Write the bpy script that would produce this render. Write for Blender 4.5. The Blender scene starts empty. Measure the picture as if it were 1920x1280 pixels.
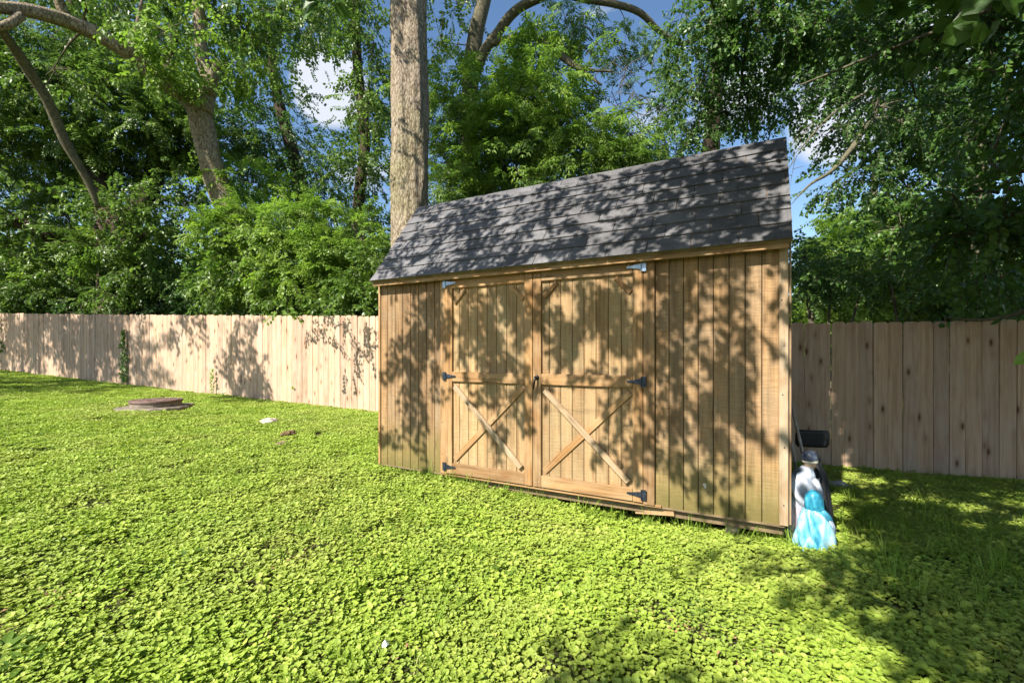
import bpy, bmesh, math, random
import numpy as np
from mathutils import Vector, Matrix, noise as mnoise

rnd = random.Random(7)
rng = np.random.default_rng(7)
SC = bpy.context.scene
COL = SC.collection

# ------------------------------------------------------------------ camera, sky, sun, exposure
EYE = 1.25
F = 853.0
cam_d = bpy.data.cameras.new('camera')
cam_d.lens = 16.0
cam_d.sensor_width = 36.0
cam_d.shift_y = 22.0 / 1920.0
cam_d.clip_start = 0.05
cam_d.clip_end = 2000
cam = bpy.data.objects.new('camera', cam_d)
COL.objects.link(cam)
cam.location = (0, 0, EYE)
cam.rotation_euler = (math.radians(90), 0, 0)
SC.camera = cam

ELEV = math.radians(42)
AZ = math.atan2(-0.67, -0.74)
SUN = Vector((math.sin(AZ) * math.cos(ELEV), math.cos(AZ) * math.cos(ELEV), math.sin(ELEV)))
sun_d = bpy.data.lights.new('sun', 'SUN')
sun_d.energy = 5.0
sun_d.angle = math.radians(0.53)
sun_d.color = (1.0, 0.94, 0.84)
sun = bpy.data.objects.new('sun', sun_d)
COL.objects.link(sun)
sun.rotation_euler = SUN.to_track_quat('Z', 'Y').to_euler()
sun.location = (-20, -20, 30)

world = bpy.data.worlds.new('World')
SC.world = world
world.use_nodes = True
wt = world.node_tree
for n in list(wt.nodes):
    wt.nodes.remove(n)


def N(t, typ, **kw):
    n = t.nodes.new(typ)
    for k, v in kw.items():
        if k.startswith('in_'):
            n.inputs[k[3:].replace('_', ' ')].default_value = v
        else:
            setattr(n, k, v)
    return n


w_out = N(wt, 'ShaderNodeOutputWorld')
w_bg = N(wt, 'ShaderNodeBackground')
w_bg.inputs['Strength'].default_value = 0.06
w_sky = N(wt, 'ShaderNodeTexSky', sky_type='NISHITA', sun_disc=False)
w_sky.sun_elevation = ELEV
w_sky.sun_rotation = AZ % (2 * math.pi)
w_sky.air_density = 1.0
w_sky.dust_density = 0.7
w_sky.ozone_density = 1.2
w_tc = N(wt, 'ShaderNodeTexCoord')
w_map = N(wt, 'ShaderNodeMapping')
w_map.inputs['Scale'].default_value = (2.4, 2.4, 5.0)
w_map.inputs['Location'].default_value = (0.35, 0.1, 0.35)
w_no = N(wt, 'ShaderNodeTexNoise')
w_no.inputs['Scale'].default_value = 1.3
w_no.inputs['Detail'].default_value = 7
w_no.inputs['Roughness'].default_value = 0.55
w_rp = N(wt, 'ShaderNodeValToRGB')
w_rp.color_ramp.elements[0].position = 0.60
w_rp.color_ramp.elements[1].position = 0.70
w_mix = N(wt, 'ShaderNodeMix', data_type='RGBA')
w_mix.inputs['B'].default_value = (6.0, 6.4, 7.2, 1)
L = wt.links.new
L(w_tc.outputs['Generated'], w_map.inputs['Vector'])
L(w_map.outputs[0], w_no.inputs['Vector'])
L(w_no.outputs['Fac'], w_rp.inputs['Fac'])
w_nrm = N(wt, 'ShaderNodeVectorMath', operation='NORMALIZE')
L(w_tc.outputs['Generated'], w_nrm.inputs[0])
w_n2 = N(wt, 'ShaderNodeTexNoise')
w_n2.inputs['Scale'].default_value = 7
w_n2.inputs['Detail'].default_value = 6
L(w_tc.outputs['Generated'], w_n2.inputs['Vector'])
acc = w_rp.outputs['Color']
for px_, py_, wd_ in ((620, 165, .9965), (1575, 225, .996), (1760, 60, .9965)):
    dv_ = Vector(((px_ - 960) / F, 1, (662 - py_) / F)).normalized()
    dt = N(wt, 'ShaderNodeVectorMath', operation='DOT_PRODUCT')
    dt.inputs[1].default_value = dv_
    L(w_nrm.outputs[0], dt.inputs[0])
    mr = N(wt, 'ShaderNodeMapRange')
    mr.inputs['From Min'].default_value = wd_
    mr.inputs['From Max'].default_value = 1.0
    L(dt.outputs['Value'], mr.inputs['Value'])
    ad = N(wt, 'ShaderNodeMath', operation='MULTIPLY_ADD')
    ad.inputs[1].default_value = 1.3
    L(mr.outputs[0], ad.inputs[0])
    L(w_n2.outputs['Fac'], ad.inputs[2])
    m2_ = N(wt, 'ShaderNodeMapRange')
    m2_.inputs['From Min'].default_value = .85
    m2_.inputs['From Max'].default_value = 1.25
    L(ad.outputs[0], m2_.inputs['Value'])
    mx_ = N(wt, 'ShaderNodeMath', operation='MAXIMUM')
    L(acc, mx_.inputs[0])
    L(m2_.outputs[0], mx_.inputs[1])
    acc = mx_.outputs[0]
L(acc, w_mix.inputs['Factor'])
w_hs = N(wt, 'ShaderNodeHueSaturation')
w_hs.inputs['Saturation'].default_value = 1.12
w_hs.inputs['Value'].default_value = 1.45
L(w_sky.outputs['Color'], w_hs.inputs['Color'])
L(w_hs.outputs['Color'], w_mix.inputs['A'])
L(w_mix.outputs['Result'], w_bg.inputs['Color'])
L(w_bg.outputs[0], w_out.inputs['Surface'])

SC.view_settings.view_transform = 'Standard'
SC.view_settings.look = 'None'
SC.view_settings.exposure = 1.22
SC.view_settings.gamma = 1.0
SC.view_settings.use_curve_mapping = False
SC.cycles.max_bounces = 8
SC.cycles.transmission_bounces = 6
SC.cycles.use_denoising = True


# ------------------------------------------------------------------ small helpers
def P(px, py, d):
    """a point measured on the photograph, at a known distance d along the view"""
    return Vector(((px - 960) / F * d, d, EYE + (662 - py) / F * d))


def lerp_table(x, tab):
    if x <= tab[0][0]:
        return tab[0][1]
    for (a, za), (b, zb) in zip(tab, tab[1:]):
        if x <= b:
            return za + (zb - za) * (x - a) / (b - a)
    return tab[-1][1]


GT = [(-40, 1.1), (-16.25, .69), (-9.98, .411), (-5.84, .249), (-2.61, .123), (0.0, 0.0), (3.6, -.193), (5.65, -.21), (40, -.6)]


def sstep(x, a, b):
    t = min(1, max(0, (x - a) / (b - a)))
    return t * t * (3 - 2 * t)


def gz(x, y):
    z = lerp_table(x, GT)
    if x > 0:
        z *= sstep(y, 2.4, 5.6)
    z -= 0.12 * math.exp(-((x - 1.7) / 1.3) ** 2 - ((y - 3.65) / .58) ** 2)
    z += 0.02 * mnoise.noise(Vector((x * .7, y * .7, 3.0))) + 0.012 * mnoise.noise(Vector((x * 2.3, y * 2.3, 9.0)))
    return z


def link(o, parent=None):
    COL.objects.link(o)
    if parent is not None:
        o.parent = parent
    return o


def tag(o, label=None, cat=None, group=None, kind=None):
    if label: o['label'] = label
    if cat: o['category'] = cat
    if group: o['group'] = group
    if kind: o['kind'] = kind
    return o


def empty(name, loc=(0, 0, 0), rz=0.0):
    o = bpy.data.objects.new(name, None)
    o.empty_display_size = 0.1
    o.location = loc
    o.rotation_euler = (0, 0, rz)
    return link(o)


def mesh_from(name, verts, faces, mat=None, smooth=False):
    me = bpy.data.meshes.new(name)
    me.from_pydata([tuple(v) for v in verts], [], [tuple(f) for f in faces])
    if mat: me.materials.append(mat)
    if smooth:
        me.polygons.foreach_set('use_smooth', [True] * len(me.polygons))
    me.update()
    return me


def add(name, me, parent=None, loc=(0, 0, 0), rot=(0, 0, 0), scale=(1, 1, 1)):
    o = bpy.data.objects.new(name, me)
    o.location = loc
    o.rotation_euler = rot
    o.scale = scale
    return link(o, parent)


def board_mesh(w, t, h, mat, bev=0.003):
    """a board, its length along local Z, centred on X and Y, starting at z = 0"""
    bm = bmesh.new()
    bmesh.ops.create_cube(bm, size=1.0)
    for v in bm.verts:
        v.co = Vector((v.co.x * w, v.co.y * t, (v.co.z + .5) * h))
    if bev > 0:
        bmesh.ops.bevel(bm, geom=list(bm.edges), offset=bev, segments=1, affect='EDGES')
    me = bpy.data.meshes.new('board')
    bm.to_mesh(me)
    bm.free()
    me.materials.append(mat)
    return me


class Geo:
    def __init__(s):
        s.v = []
        s.f = []

    def tube(s, pts, rad, n=8, wob=0.0, seed=0, cap=True):
        pts = [Vector(p) for p in pts]
        b = len(s.v)
        up = Vector((0, 0, 1))
        ref = None
        for i, p in enumerate(pts):
            d = (pts[min(i + 1, len(pts) - 1)] - pts[max(i - 1, 0)])
            if d.length < 1e-9: d = up.copy()
            d.normalize()
            if ref is None:
                ref = Vector((1, 0, 0)) if abs(d.x) < .8 else Vector((0, 1, 0))
            a = (ref - d * ref.dot(d)).normalized()
            ref = a
            c = d.cross(a)
            for k in range(n):
                th = 2 * math.pi * k / n
                r = rad[i]
                if wob:
                    q = p * (0.9 / max(.05, rad[0])) * .25
                    r *= 1 + wob * mnoise.noise(Vector((math.cos(th) * 1.7 + seed, math.sin(th) * 1.7, q.z * .8 + q.x * .3)))
                    r *= 1 + wob * .35 * mnoise.noise(Vector((math.cos(th) * 5 + seed, math.sin(th) * 5, q.z * 1.6)))
                    if n > 30: r *= 1 + wob * .22 * mnoise.noise(Vector((math.cos(th) * 13 + seed, math.sin(th) * 13, p.z * 2.2)))
                s.v.append(p + a * (math.cos(th) * r) + c * (math.sin(th) * r))
        for i in range(len(pts) - 1):
            for k in range(n):
                k2 = (k + 1) % n
                s.f.append((b + i * n + k, b + i * n + k2, b + (i + 1) * n + k2, b + (i + 1) * n + k))
        if cap:
            s.f.append(tuple(b + k for k in reversed(range(n))))
            e = b + (len(pts) - 1) * n
            s.f.append(tuple(e + k for k in range(n)))

    def box(s, x0, x1, y0, y1, z0, z1):
        b = len(s.v)
        s.v += [Vector(c) for c in ((x0, y0, z0), (x1, y0, z0), (x1, y1, z0), (x0, y1, z0), (x0, y0, z1), (x1, y0, z1), (x1, y1, z1), (x0, y1, z1))]
        s.f += [tuple(b + i for i in q) for q in ((0, 3, 2, 1), (4, 5, 6, 7), (0, 1, 5, 4), (1, 2, 6, 5), (2, 3, 7, 6), (3, 0, 4, 7))]

    def mesh(s, name, mat, smooth=False):
        return mesh_from(name, s.v, s.f, mat, smooth)


def spline(pts, n):
    """Catmull-Rom through pts (any tuple length)"""
    pts = [np.array(p, float) for p in pts]
    P0 = [2 * pts[0] - pts[1]] + pts + [2 * pts[-1] - pts[-2]]
    out = []
    m = len(pts) - 1
    for i in range(n + 1):
        t = i / n * m
        k = min(int(t), m - 1)
        u = t - k
        a, b, c, d = P0[k:k + 4]
        out.append(.5 * (2 * b + (c - a) * u + (2 * a - 5 * b + 4 * c - d) * u * u + (3 * b - a - 3 * c + d) * u ** 3))
    return out


# ------------------------------------------------------------------ materials
def new_mat(name):
    m = bpy.data.materials.new(name)
    m.use_nodes = True
    t = m.node_tree
    b = t.nodes['Principled BSDF']
    return m, t, b


def ramp(t, elems, interp='LINEAR'):
    r = N(t, 'ShaderNodeValToRGB')
    cr = r.color_ramp
    cr.interpolation = interp
    while len(cr.elements) < len(elems):
        cr.elements.new(0.5)
    for e, (p, c) in zip(cr.elements, elems):
        e.position = p
        e.color = (c[0], c[1], c[2], 1) if not isinstance(c, (int, float)) else (c, c, c, 1)
    return r


def mixc(t, a, b, fac, mode='MIX'):
    m = N(t, 'ShaderNodeMix', data_type='RGBA', blend_type=mode)
    for sock, val in (('A', a), ('B', b), ('Factor', fac)):
        if hasattr(val, 'is_output'):
            t.links.new(val, m.inputs[sock])
        elif isinstance(val, (int, float)):
            m.inputs[sock].default_value = val if sock == 'Factor' else (val, val, val, 1)
        else:
            m.inputs[sock].default_value = (*val[:3], 1)
    return m.outputs['Result']


def rand_coords(t, scale, per_obj=True):
    tc = N(t, 'ShaderNodeTexCoord')
    mp = N(t, 'ShaderNodeMapping')
    mp.inputs['Scale'].default_value = scale
    if per_obj:
        oi = N(t, 'ShaderNodeObjectInfo')
        mu = N(t, 'ShaderNodeMath', operation='MULTIPLY')
        mu.inputs[1].default_value = 37.0
        t.links.new(oi.outputs['Random'], mu.inputs[0])
        cx = N(t, 'ShaderNodeCombineXYZ')
        for k in range(3):
            t.links.new(mu.outputs[0], cx.inputs[k])
        va = N(t, 'ShaderNodeVectorMath', operation='ADD')
        t.links.new(tc.outputs['Object'], va.inputs[0])
        t.links.new(cx.outputs[0], va.inputs[1])
        t.links.new(va.outputs[0], mp.inputs['Vector'])
    else:
        t.links.new(tc.outputs['Object'], mp.inputs['Vector'])
    return mp.outputs[0], tc


def noise_n(t, vec, scale, detail=4, rough=.55, dist=0.0):
    n = N(t, 'ShaderNodeTexNoise')
    n.inputs['Scale'].default_value = scale
    n.inputs['Detail'].default_value = detail
    n.inputs['Roughness'].default_value = rough
    n.inputs['Distortion'].default_value = dist
    if vec is not None: t.links.new(vec, n.inputs['Vector'])
    return n.outputs['Fac']


def bump(t, b, h, strength=.3, dist=.01, prev=None):
    bp = N(t, 'ShaderNodeBump')
    bp.inputs['Strength'].default_value = strength
    bp.inputs['Distance'].default_value = dist
    t.links.new(h, bp.inputs['Height'])
    if prev is not None: t.links.new(prev, bp.inputs['Normal'])
    t.links.new(bp.outputs[0], b.inputs['Normal'])
    return bp.outputs[0]


def wood_mat(name, light, dark, vary=.25, saw=0.0, knots=0.0, weather=0.0, rough=.8, grain=1.0, tint=None, knot_col=(.06, .03, .015)):
    m, t, b = new_mat(name)
    v, tc = rand_coords(t, (1, 1, 1))
    mp = N(t, 'ShaderNodeMapping')
    mp.inputs['Scale'].default_value = (38 * grain, 38 * grain, 1.6)
    t.links.new(v, mp.inputs['Vector'])
    g = noise_n(t, mp.outputs[0], 1.0, 6, .62, .6)
    g2 = noise_n(t, mp.outputs[0], .28, 3, .5)
    rg = ramp(t, [(.34, dark), (.5, tuple((a * .45 + c * .55) for a, c in zip(dark, light))), (.72, light)])
    t.links.new(g, rg.inputs['Fac'])
    col = rg.outputs['Color']
    r2 = ramp(t, [(.35, 1 - vary * .8), (.65, 1.0)])
    t.links.new(g2, r2.inputs['Fac'])
    col = mixc(t, col, r2.outputs['Color'], 1.0, 'MULTIPLY')
    # board to board
    oi = N(t, 'ShaderNodeObjectInfo')
    r3 = ramp(t, [(0, (1 - vary, 1 - vary * 1.1, 1 - vary * 1.15)), (.5, (1, 1, 1)), (1, (1 + vary * .3, 1 + vary * .12, 1 - vary * .25))])
    t.links.new(oi.outputs['Random'], r3.inputs['Fac'])
    col = mixc(t, col, r3.outputs['Color'], 1.0, 'MULTIPLY')
    hgt = g
    if tint:   # broad blotches of weathering
        bl = noise_n(t, v, 2.2, 5, .6, .8)
        rb = ramp(t, [(.42, 0), (.68, 1)])
        t.links.new(bl, rb.inputs['Fac'])
        ms = N(t, 'ShaderNodeMath', operation='MULTIPLY')
        ms.inputs[1].default_value = weather
        t.links.new(rb.outputs['Color'], ms.inputs[0])
        col = mixc(t, col, tint, ms.outputs[0])
    if knots:
        mk = N(t, 'ShaderNodeMapping')
        mk.inputs['Scale'].default_value = (7.5, 0.2, 3.0)
        t.links.new(v, mk.inputs['Vector'])
        vo = N(t, 'ShaderNodeTexVoronoi')
        vo.inputs['Scale'].default_value = 1.0
        t.links.new(mk.outputs[0], vo.inputs['Vector'])
        rk = ramp(t, [(0.045, 1), (.09, .75), (.17, .22), (.34, 0)])
        t.links.new(vo.outputs['Distance'], rk.inputs['Fac'])
        mk2 = N(t, 'ShaderNodeMath', operation='MULTIPLY')
        mk2.inputs[1].default_value = knots
        t.links.new(rk.outputs['Color'], mk2.inputs[0])
        col = mixc(t, col, knot_col, mk2.outputs[0])
    if saw:
        ms_ = N(t, 'ShaderNodeMapping')
        ms_.inputs['Scale'].default_value = (9, 9, 150)
        t.links.new(v, ms_.inputs['Vector'])
        sw = noise_n(t, ms_.outputs[0], 1.0, 3, .6)
        rs = ramp(t, [(.35, 1 - saw), (.6, 1)])
        t.links.new(sw, rs.inputs['Fac'])
        col = mixc(t, col, rs.outputs['Color'], 1.0, 'MULTIPLY')
        ad = N(t, 'ShaderNodeMath', operation='ADD')
        t.links.new(g, ad.inputs[0])
        t.links.new(sw, ad.inputs[1])
        hgt = ad.outputs[0]
    t.links.new(col, b.inputs['Base Color'])
    b.inputs['Roughness'].default_value = rough
    b.inputs['Specular IOR Level'].default_value = .25
    bump(t, b, hgt, .7, .005)
    return m, t, b, col


def simple_mat(name, color, rough=.6, metal=0.0, spec=.5, nscale=8, namt=.25, bumpv=.1, detail=5):
    m, t, b = new_mat(name)
    v, tc = rand_coords(t, (1, 1, 1))
    n = noise_n(t, v, nscale, detail, .6)
    r = ramp(t, [(.3, tuple(c * (1 - namt) for c in color)), (.7, tuple(min(1, c * (1 + namt)) for c in color))])
    t.links.new(n, r.inputs['Fac'])
    t.links.new(r.outputs['Color'], b.inputs['Base Color'])
    b.inputs['Roughness'].default_value = rough
    b.inputs['Metallic'].default_value = metal
    b.inputs['Specular IOR Level'].default_value = spec
    if bumpv: bump(t, b, n, bumpv, .01)
    return m


def leaf_mat(name, a, c, trans=.35, rough=.5, yellow=(.25, .3, .03), spec=.35):
    m, t, b = new_mat(name)
    oi = N(t, 'ShaderNodeObjectInfo')
    geo = N(t, 'ShaderNodeNewGeometry')
    r = ramp(t, [(0, a), (.75, c), (1, yellow)])
    ad = N(t, 'ShaderNodeMath', operation='MULTIPLY_ADD')
    ad.inputs[1].default_value = .45
    t.links.new(geo.outputs['Random Per Island'], ad.inputs[0])
    mu = N(t, 'ShaderNodeMath', operation='MULTIPLY')
    mu.inputs[1].default_value = .5
    t.links.new(oi.outputs['Random'], mu.inputs[0])
    t.links.new(mu.outputs[0], ad.inputs[2])
    t.links.new(ad.outputs[0], r.inputs['Fac'])
    t.links.new(r.outputs['Color'], b.inputs['Base Color'])
    b.inputs['Roughness'].default_value = rough
    b.inputs['Specular IOR Level'].default_value = spec
    tr = N(t, 'ShaderNodeBsdfTranslucent')
    br = mixc(t, r.outputs['Color'], (1.0, 1.15, .45), 1.0, 'MULTIPLY')
    gm = N(t, 'ShaderNodeBrightContrast')
    gm.inputs['Bright'].default_value = .02
    t.links.new(br, gm.inputs['Color'])
    t.links.new(gm.outputs[0], tr.inputs['Color'])
    mx = N(t, 'ShaderNodeMixShader')
    mx.inputs[0].default_value = trans
    t.links.new(b.outputs[0], mx.inputs[1])
    t.links.new(tr.outputs[0], mx.inputs[2])
    t.links.new(mx.outputs[0], t.nodes['Material Output'].inputs['Surface'])
    return m


M = {}
M['siding'], _t, _b, _c = wood_mat('siding_wood', (.45, .29, .15), (.21, .12, .055), .24, saw=.24, knots=.5, weather=.8, tint=(.30, .215, .13))
# algae and splash dirt low on the siding (world height)
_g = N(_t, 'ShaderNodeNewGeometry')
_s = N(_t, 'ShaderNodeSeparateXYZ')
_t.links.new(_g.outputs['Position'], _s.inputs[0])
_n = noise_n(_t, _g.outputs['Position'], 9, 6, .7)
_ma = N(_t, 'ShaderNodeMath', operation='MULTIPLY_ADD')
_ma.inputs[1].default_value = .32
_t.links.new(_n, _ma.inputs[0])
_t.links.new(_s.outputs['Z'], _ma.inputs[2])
_mp = N(_t, 'ShaderNodeMapping')
_mp.inputs['Scale'].default_value = (16, 16, .9)
_t.links.new(_g.outputs['Position'], _mp.inputs['Vector'])
_ns = noise_n(_t, _mp.outputs[0], 1.0, 5, .6, .3)
_rs = ramp(_t, [(.46, 0), (.66, .62)])
_t.links.new(_ns, _rs.inputs['Fac'])
_c = mixc(_t, _c, (.13, .085, .045), _rs.outputs['Color'])
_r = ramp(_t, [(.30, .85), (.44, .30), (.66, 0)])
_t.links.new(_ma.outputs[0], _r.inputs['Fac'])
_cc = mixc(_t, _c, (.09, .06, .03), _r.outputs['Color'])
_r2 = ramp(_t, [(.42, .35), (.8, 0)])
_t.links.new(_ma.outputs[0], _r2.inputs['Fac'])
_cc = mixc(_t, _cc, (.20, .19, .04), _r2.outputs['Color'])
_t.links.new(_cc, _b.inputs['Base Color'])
M['door_wood'], *_ = wood_mat('door_plank_wood', (.49, .325, .165), (.26, .155, .07), .2, saw=.16, knots=.3, weather=.45, tint=(.36, .30, .17))
M['trim'], *_ = wood_mat('trim_wood', (.40, .235, .105), (.19, .10, .04), .28, knots=.5, weather=.35, tint=(.46, .36, .22))
M['gray_trim'], *_ = wood_mat('weathered_trim_wood', (.44, .315, .195), (.26, .17, .09), .18, knots=.4, weather=.5, tint=(.5, .44, .32))
M['fence'], *_ = wood_mat('fence_pine', (.57, .415, .305), (.39, .25, .16), .22, knots=1.0, weather=.3, tint=(.50, .43, .34), grain=.8, knot_col=(.12, .05, .02))
M['fence_rail'], *_ = wood_mat('fence_rail_pine', (.55, .42, .27), (.42, .30, .18), .12, knots=.8, weather=.2, tint=(.5, .42, .3))

m, t, b = new_mat('asphalt_shingle')
v, tc = rand_coords(t, (1, 1, 1))
n1 = noise_n(t, v, 240, 3, .8)
n2 = noise_n(t, v, 5, 5, .6)
r = ramp(t, [(.3, (.04, .041, .048)), (.5, (.105, .103, .11)), (.75, (.29, .28, .28))])
t.links.new(n1, r.inputs['Fac'])
r2 = ramp(t, [(.3, .62), (.7, 1.25)])
t.links.new(n2, r2.inputs['Fac'])
c = mixc(t, r.outputs['Color'], r2.outputs['Color'], 1, 'MULTIPLY')
oi = N(t, 'ShaderNodeObjectInfo')
r3 = ramp(t, [(0, .82), (1, 1.18)])
t.links.new(oi.outputs['Random'], r3.inputs['Fac'])
c = mixc(t, c, r3.outputs['Color'], 1, 'MULTIPLY')
t.links.new(c, b.inputs['Base Color'])
b.inputs['Roughness'].default_value = .9
bump(t, b, n1, .6, .003)
M['shingle'] = m

m, t, b = new_mat('ridged_bark')
v, tc = rand_coords(t, (1, 1, 1))
mp = N(t, 'ShaderNodeMapping')
mp.inputs['Scale'].default_value = (8, 8, 2.8)
t.links.new(v, mp.inputs['Vector'])
n1 = noise_n(t, mp.outputs[0], 1.5, 10, .72, 1.6)
vo = N(t, 'ShaderNodeTexVoronoi', feature='DISTANCE_TO_EDGE')
vo.inputs['Scale'].default_value = 2.6
t.links.new(mixc(t, mp.outputs[0], n1, .12, 'ADD'), vo.inputs['Vector'])
rv = ramp(t, [(0, 0), (.25, 1)])
t.links.new(vo.outputs['Distance'], rv.inputs['Fac'])
h = mixc(t, n1, rv.outputs['Color'], .13)
r = ramp(t, [(.30, (.05, .037, .026)), (.43, (.17, .13, .092)), (.54, (.32, .26, .195)), (.8, (.46, .39, .31))])
t.links.new(h, r.inputs['Fac'])
n2 = noise_n(t, v, 1.3, 4, .6)
r2 = ramp(t, [(.4, (1, 1, 1)), (.7, (.85, .92, .72))])
t.links.new(n2, r2.inputs['Fac'])
t.links.new(mixc(t, r.outputs['Color'], r2.outputs['Color'], 1, 'MULTIPLY'), b.inputs['Base Color'])
b.inputs['Roughness'].default_value = .95
b.inputs['Specular IOR Level'].default_value = .1
bump(t, b, h, 1.0, .05)
M['bark'] = m
M['dark_bark'] = simple_mat('dark_bark', (.06, .045, .033), .95, nscale=11, namt=.75, bumpv=1.0, spec=.1, detail=9)
M['branch_bark'] = simple_mat('branch_bark', (.11, .10, .065), .95, nscale=18, namt=.5, bumpv=.6, spec=.1)

M['leaf_mid'] = leaf_mat('leaf_mid_green', (.05, .105, .018), (.15, .245, .032), .46, yellow=(.27, .36, .05), rough=.38, spec=.5)
M['leaf_dark'] = leaf_mat('leaf_dark_green', (.04, .095, .024), (.09, .18, .035), .48, yellow=(.15, .25, .045), rough=.38, spec=.5)
M['leaf_bright'] = leaf_mat('leaf_bright_green', (.10, .185, .022), (.23, .35, .045), .46, yellow=(.37, .46, .075), spec=.45)
M['leaf_near'] = leaf_mat('leaf_near_green', (.05, .12, .022), (.10, .20, .035), .44, yellow=(.15, .25, .04), rough=.4, spec=.5)
M['ivy'] = leaf_mat('creeping_leaf', (.20, .30, .035), (.355, .455, .065), .32, yellow=(.52, .54, .14), rough=.55, spec=.3)
_t = M['ivy'].node_tree
_g = N(_t, 'ShaderNodeNewGeometry')
_n1 = noise_n(_t, _g.outputs['Position'], .9, 5, .65)
_r1 = ramp(_t, [(.44, 0), (.70, .55)])
_t.links.new(_n1, _r1.inputs['Fac'])
_src = [n for n in _t.nodes if n.type == 'VALTORGB' and n is not _r1][0]
_old = [(l.to_socket) for l in _src.outputs['Color'].links]
_mx = mixc(_t, _src.outputs['Color'], (.34, .34, .10), _r1.outputs['Color'])
for so in _old: _t.links.new(_mx, so)
M['ivy_dull'] = leaf_mat('creeping_leaf_dull', (.16, .24, .035), (.27, .36, .06), .28, yellow=(.36, .36, .10), rough=.6, spec=.3)
M['grass'] = leaf_mat('grass_blade', (.12, .22, .02), (.24, .36, .035), .35, yellow=(.42, .40, .13), rough=.55)
M['dead_leaf'] = leaf_mat('dead_leaf', (.22, .11, .05), (.36, .22, .12), .1, yellow=(.5, .33, .2), rough=.8)

m, t, b = new_mat('soil')
v, tc = rand_coords(t, (1, 1, 1), False)
n1 = noise_n(t, v, 1.1, 6, .65)
n2 = noise_n(t, v, 60, 6, .75)
r = ramp(t, [(.35, (.07, .09, .025)), (.5, (.11, .11, .045)), (.68, (.17, .13, .075))])
t.links.new(n1, r.inputs['Fac'])
r2 = ramp(t, [(.3, .5), (.7, 1.35)])
t.links.new(n2, r2.inputs['Fac'])
t.links.new(mixc(t, r.outputs['Color'], r2.outputs['Color'], 1, 'MULTIPLY'), b.inputs['Base Color'])
b.inputs['Roughness'].default_value = 1
b.inputs['Specular IOR Level'].default_value = .05
bump(t, b, n2, .8, .03)
M['soil'] = m
M['concrete'] = simple_mat('old_concrete', (.20, .165, .13), .95, nscale=9, namt=.4, bumpv=.4, spec=.2)
M['block'] = simple_mat('foundation_block', (.30, .24, .15), .95, nscale=12, namt=.35, bumpv=.4, spec=.2)
M['lid'] = simple_mat('weathered_lid', (.15, .095, .08), .85, nscale=7, namt=.4, bumpv=.3, spec=.3)
M['stone'] = simple_mat('pale_stone', (.48, .42, .35), .9, nscale=14, namt=.25, bumpv=.5)
M['iron'] = simple_mat('black_iron', (.035, .045, .065), .45, .6, nscale=30, namt=.4, bumpv=.15)
M['zinc'] = simple_mat('pale_zinc', (.30, .38, .50), .4, .7, nscale=30, namt=.3, bumpv=.1)
M['handle'] = simple_mat('handle_black', (.02, .02, .022), .35, .3)
M['pole_gray'] = simple_mat('aged_handle_wood', (.42, .36, .31), .7, nscale=20, namt=.3)
M['pole_red'] = simple_mat('reddish_handle_wood', (.20, .075, .05), .6, nscale=20, namt=.3)
M['black_plastic'] = simple_mat('black_plastic', (.010, .010, .012), .6, nscale=6, namt=.3, bumpv=.05)
M['dark_under'] = simple_mat('shed_floor_wood', (.16, .11, .06), .9, nscale=10, namt=.4)
M['nail'] = simple_mat('nail_head', (.55, .50, .42), .5, .5)


def paint_mat(name, stops, scale=3.0, loc=(0, 0, 0), stretch=(1, 1, .6), rough=.42):
    m, t, b = new_mat(name)
    tc = N(t, 'ShaderNodeTexCoord')
    mp = N(t, 'ShaderNodeMapping')
    mp.inputs['Scale'].default_value = stretch
    mp.inputs['Location'].default_value = loc
    t.links.new(tc.outputs['Object'], mp.inputs['Vector'])
    n = noise_n(t, mp.outputs[0], scale, 2, .5, .6)
    r = ramp(t, stops)
    t.links.new(n, r.inputs['Fac'])
    t.links.new(r.outputs['Color'], b.inputs['Base Color'])
    b.inputs['Roughness'].default_value = rough
    return m


M['blue_paint'] = paint_mat('sprayed_blue_paint', [(.34, (.02, .17, .28)), (.45, (.08, .33, .46)), (.55, (.18, .42, .53)), (.68, (.42, .58, .64))], 12, stretch=(1.4, 1.4, .5))
M['blue_hood'] = paint_mat('blue_hood_paint', [(.35, (.01, .10, .17)), (.55, (.02, .21, .31)), (.75, (.08, .34, .45))], 30)
M['white_paint'] = paint_mat('white_shawl_paint', [(.34, (.10, .15, .22)), (.46, (.36, .42, .50)), (.56, (.42, .45, .51)), (.7, (.56, .58, .62))], 13)
M['lilac_paint'] = paint_mat('lilac_grey_paint', [(.3, (.24, .21, .27)), (.55, (.40, .36, .42)), (.75, (.55, .51, .56))], 10)
M['slate_paint'] = paint_mat('slate_cap_paint', [(.3, (.02, .025, .04)), (.6, (.07, .09, .14)), (.8, (.22, .25, .30))], 16)
M['skin_paint'] = simple_mat('painted_skin', (.55, .38, .26), .5)
M['cream_paint'] = simple_mat('cream_band', (.62, .58, .45), .5)


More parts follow.
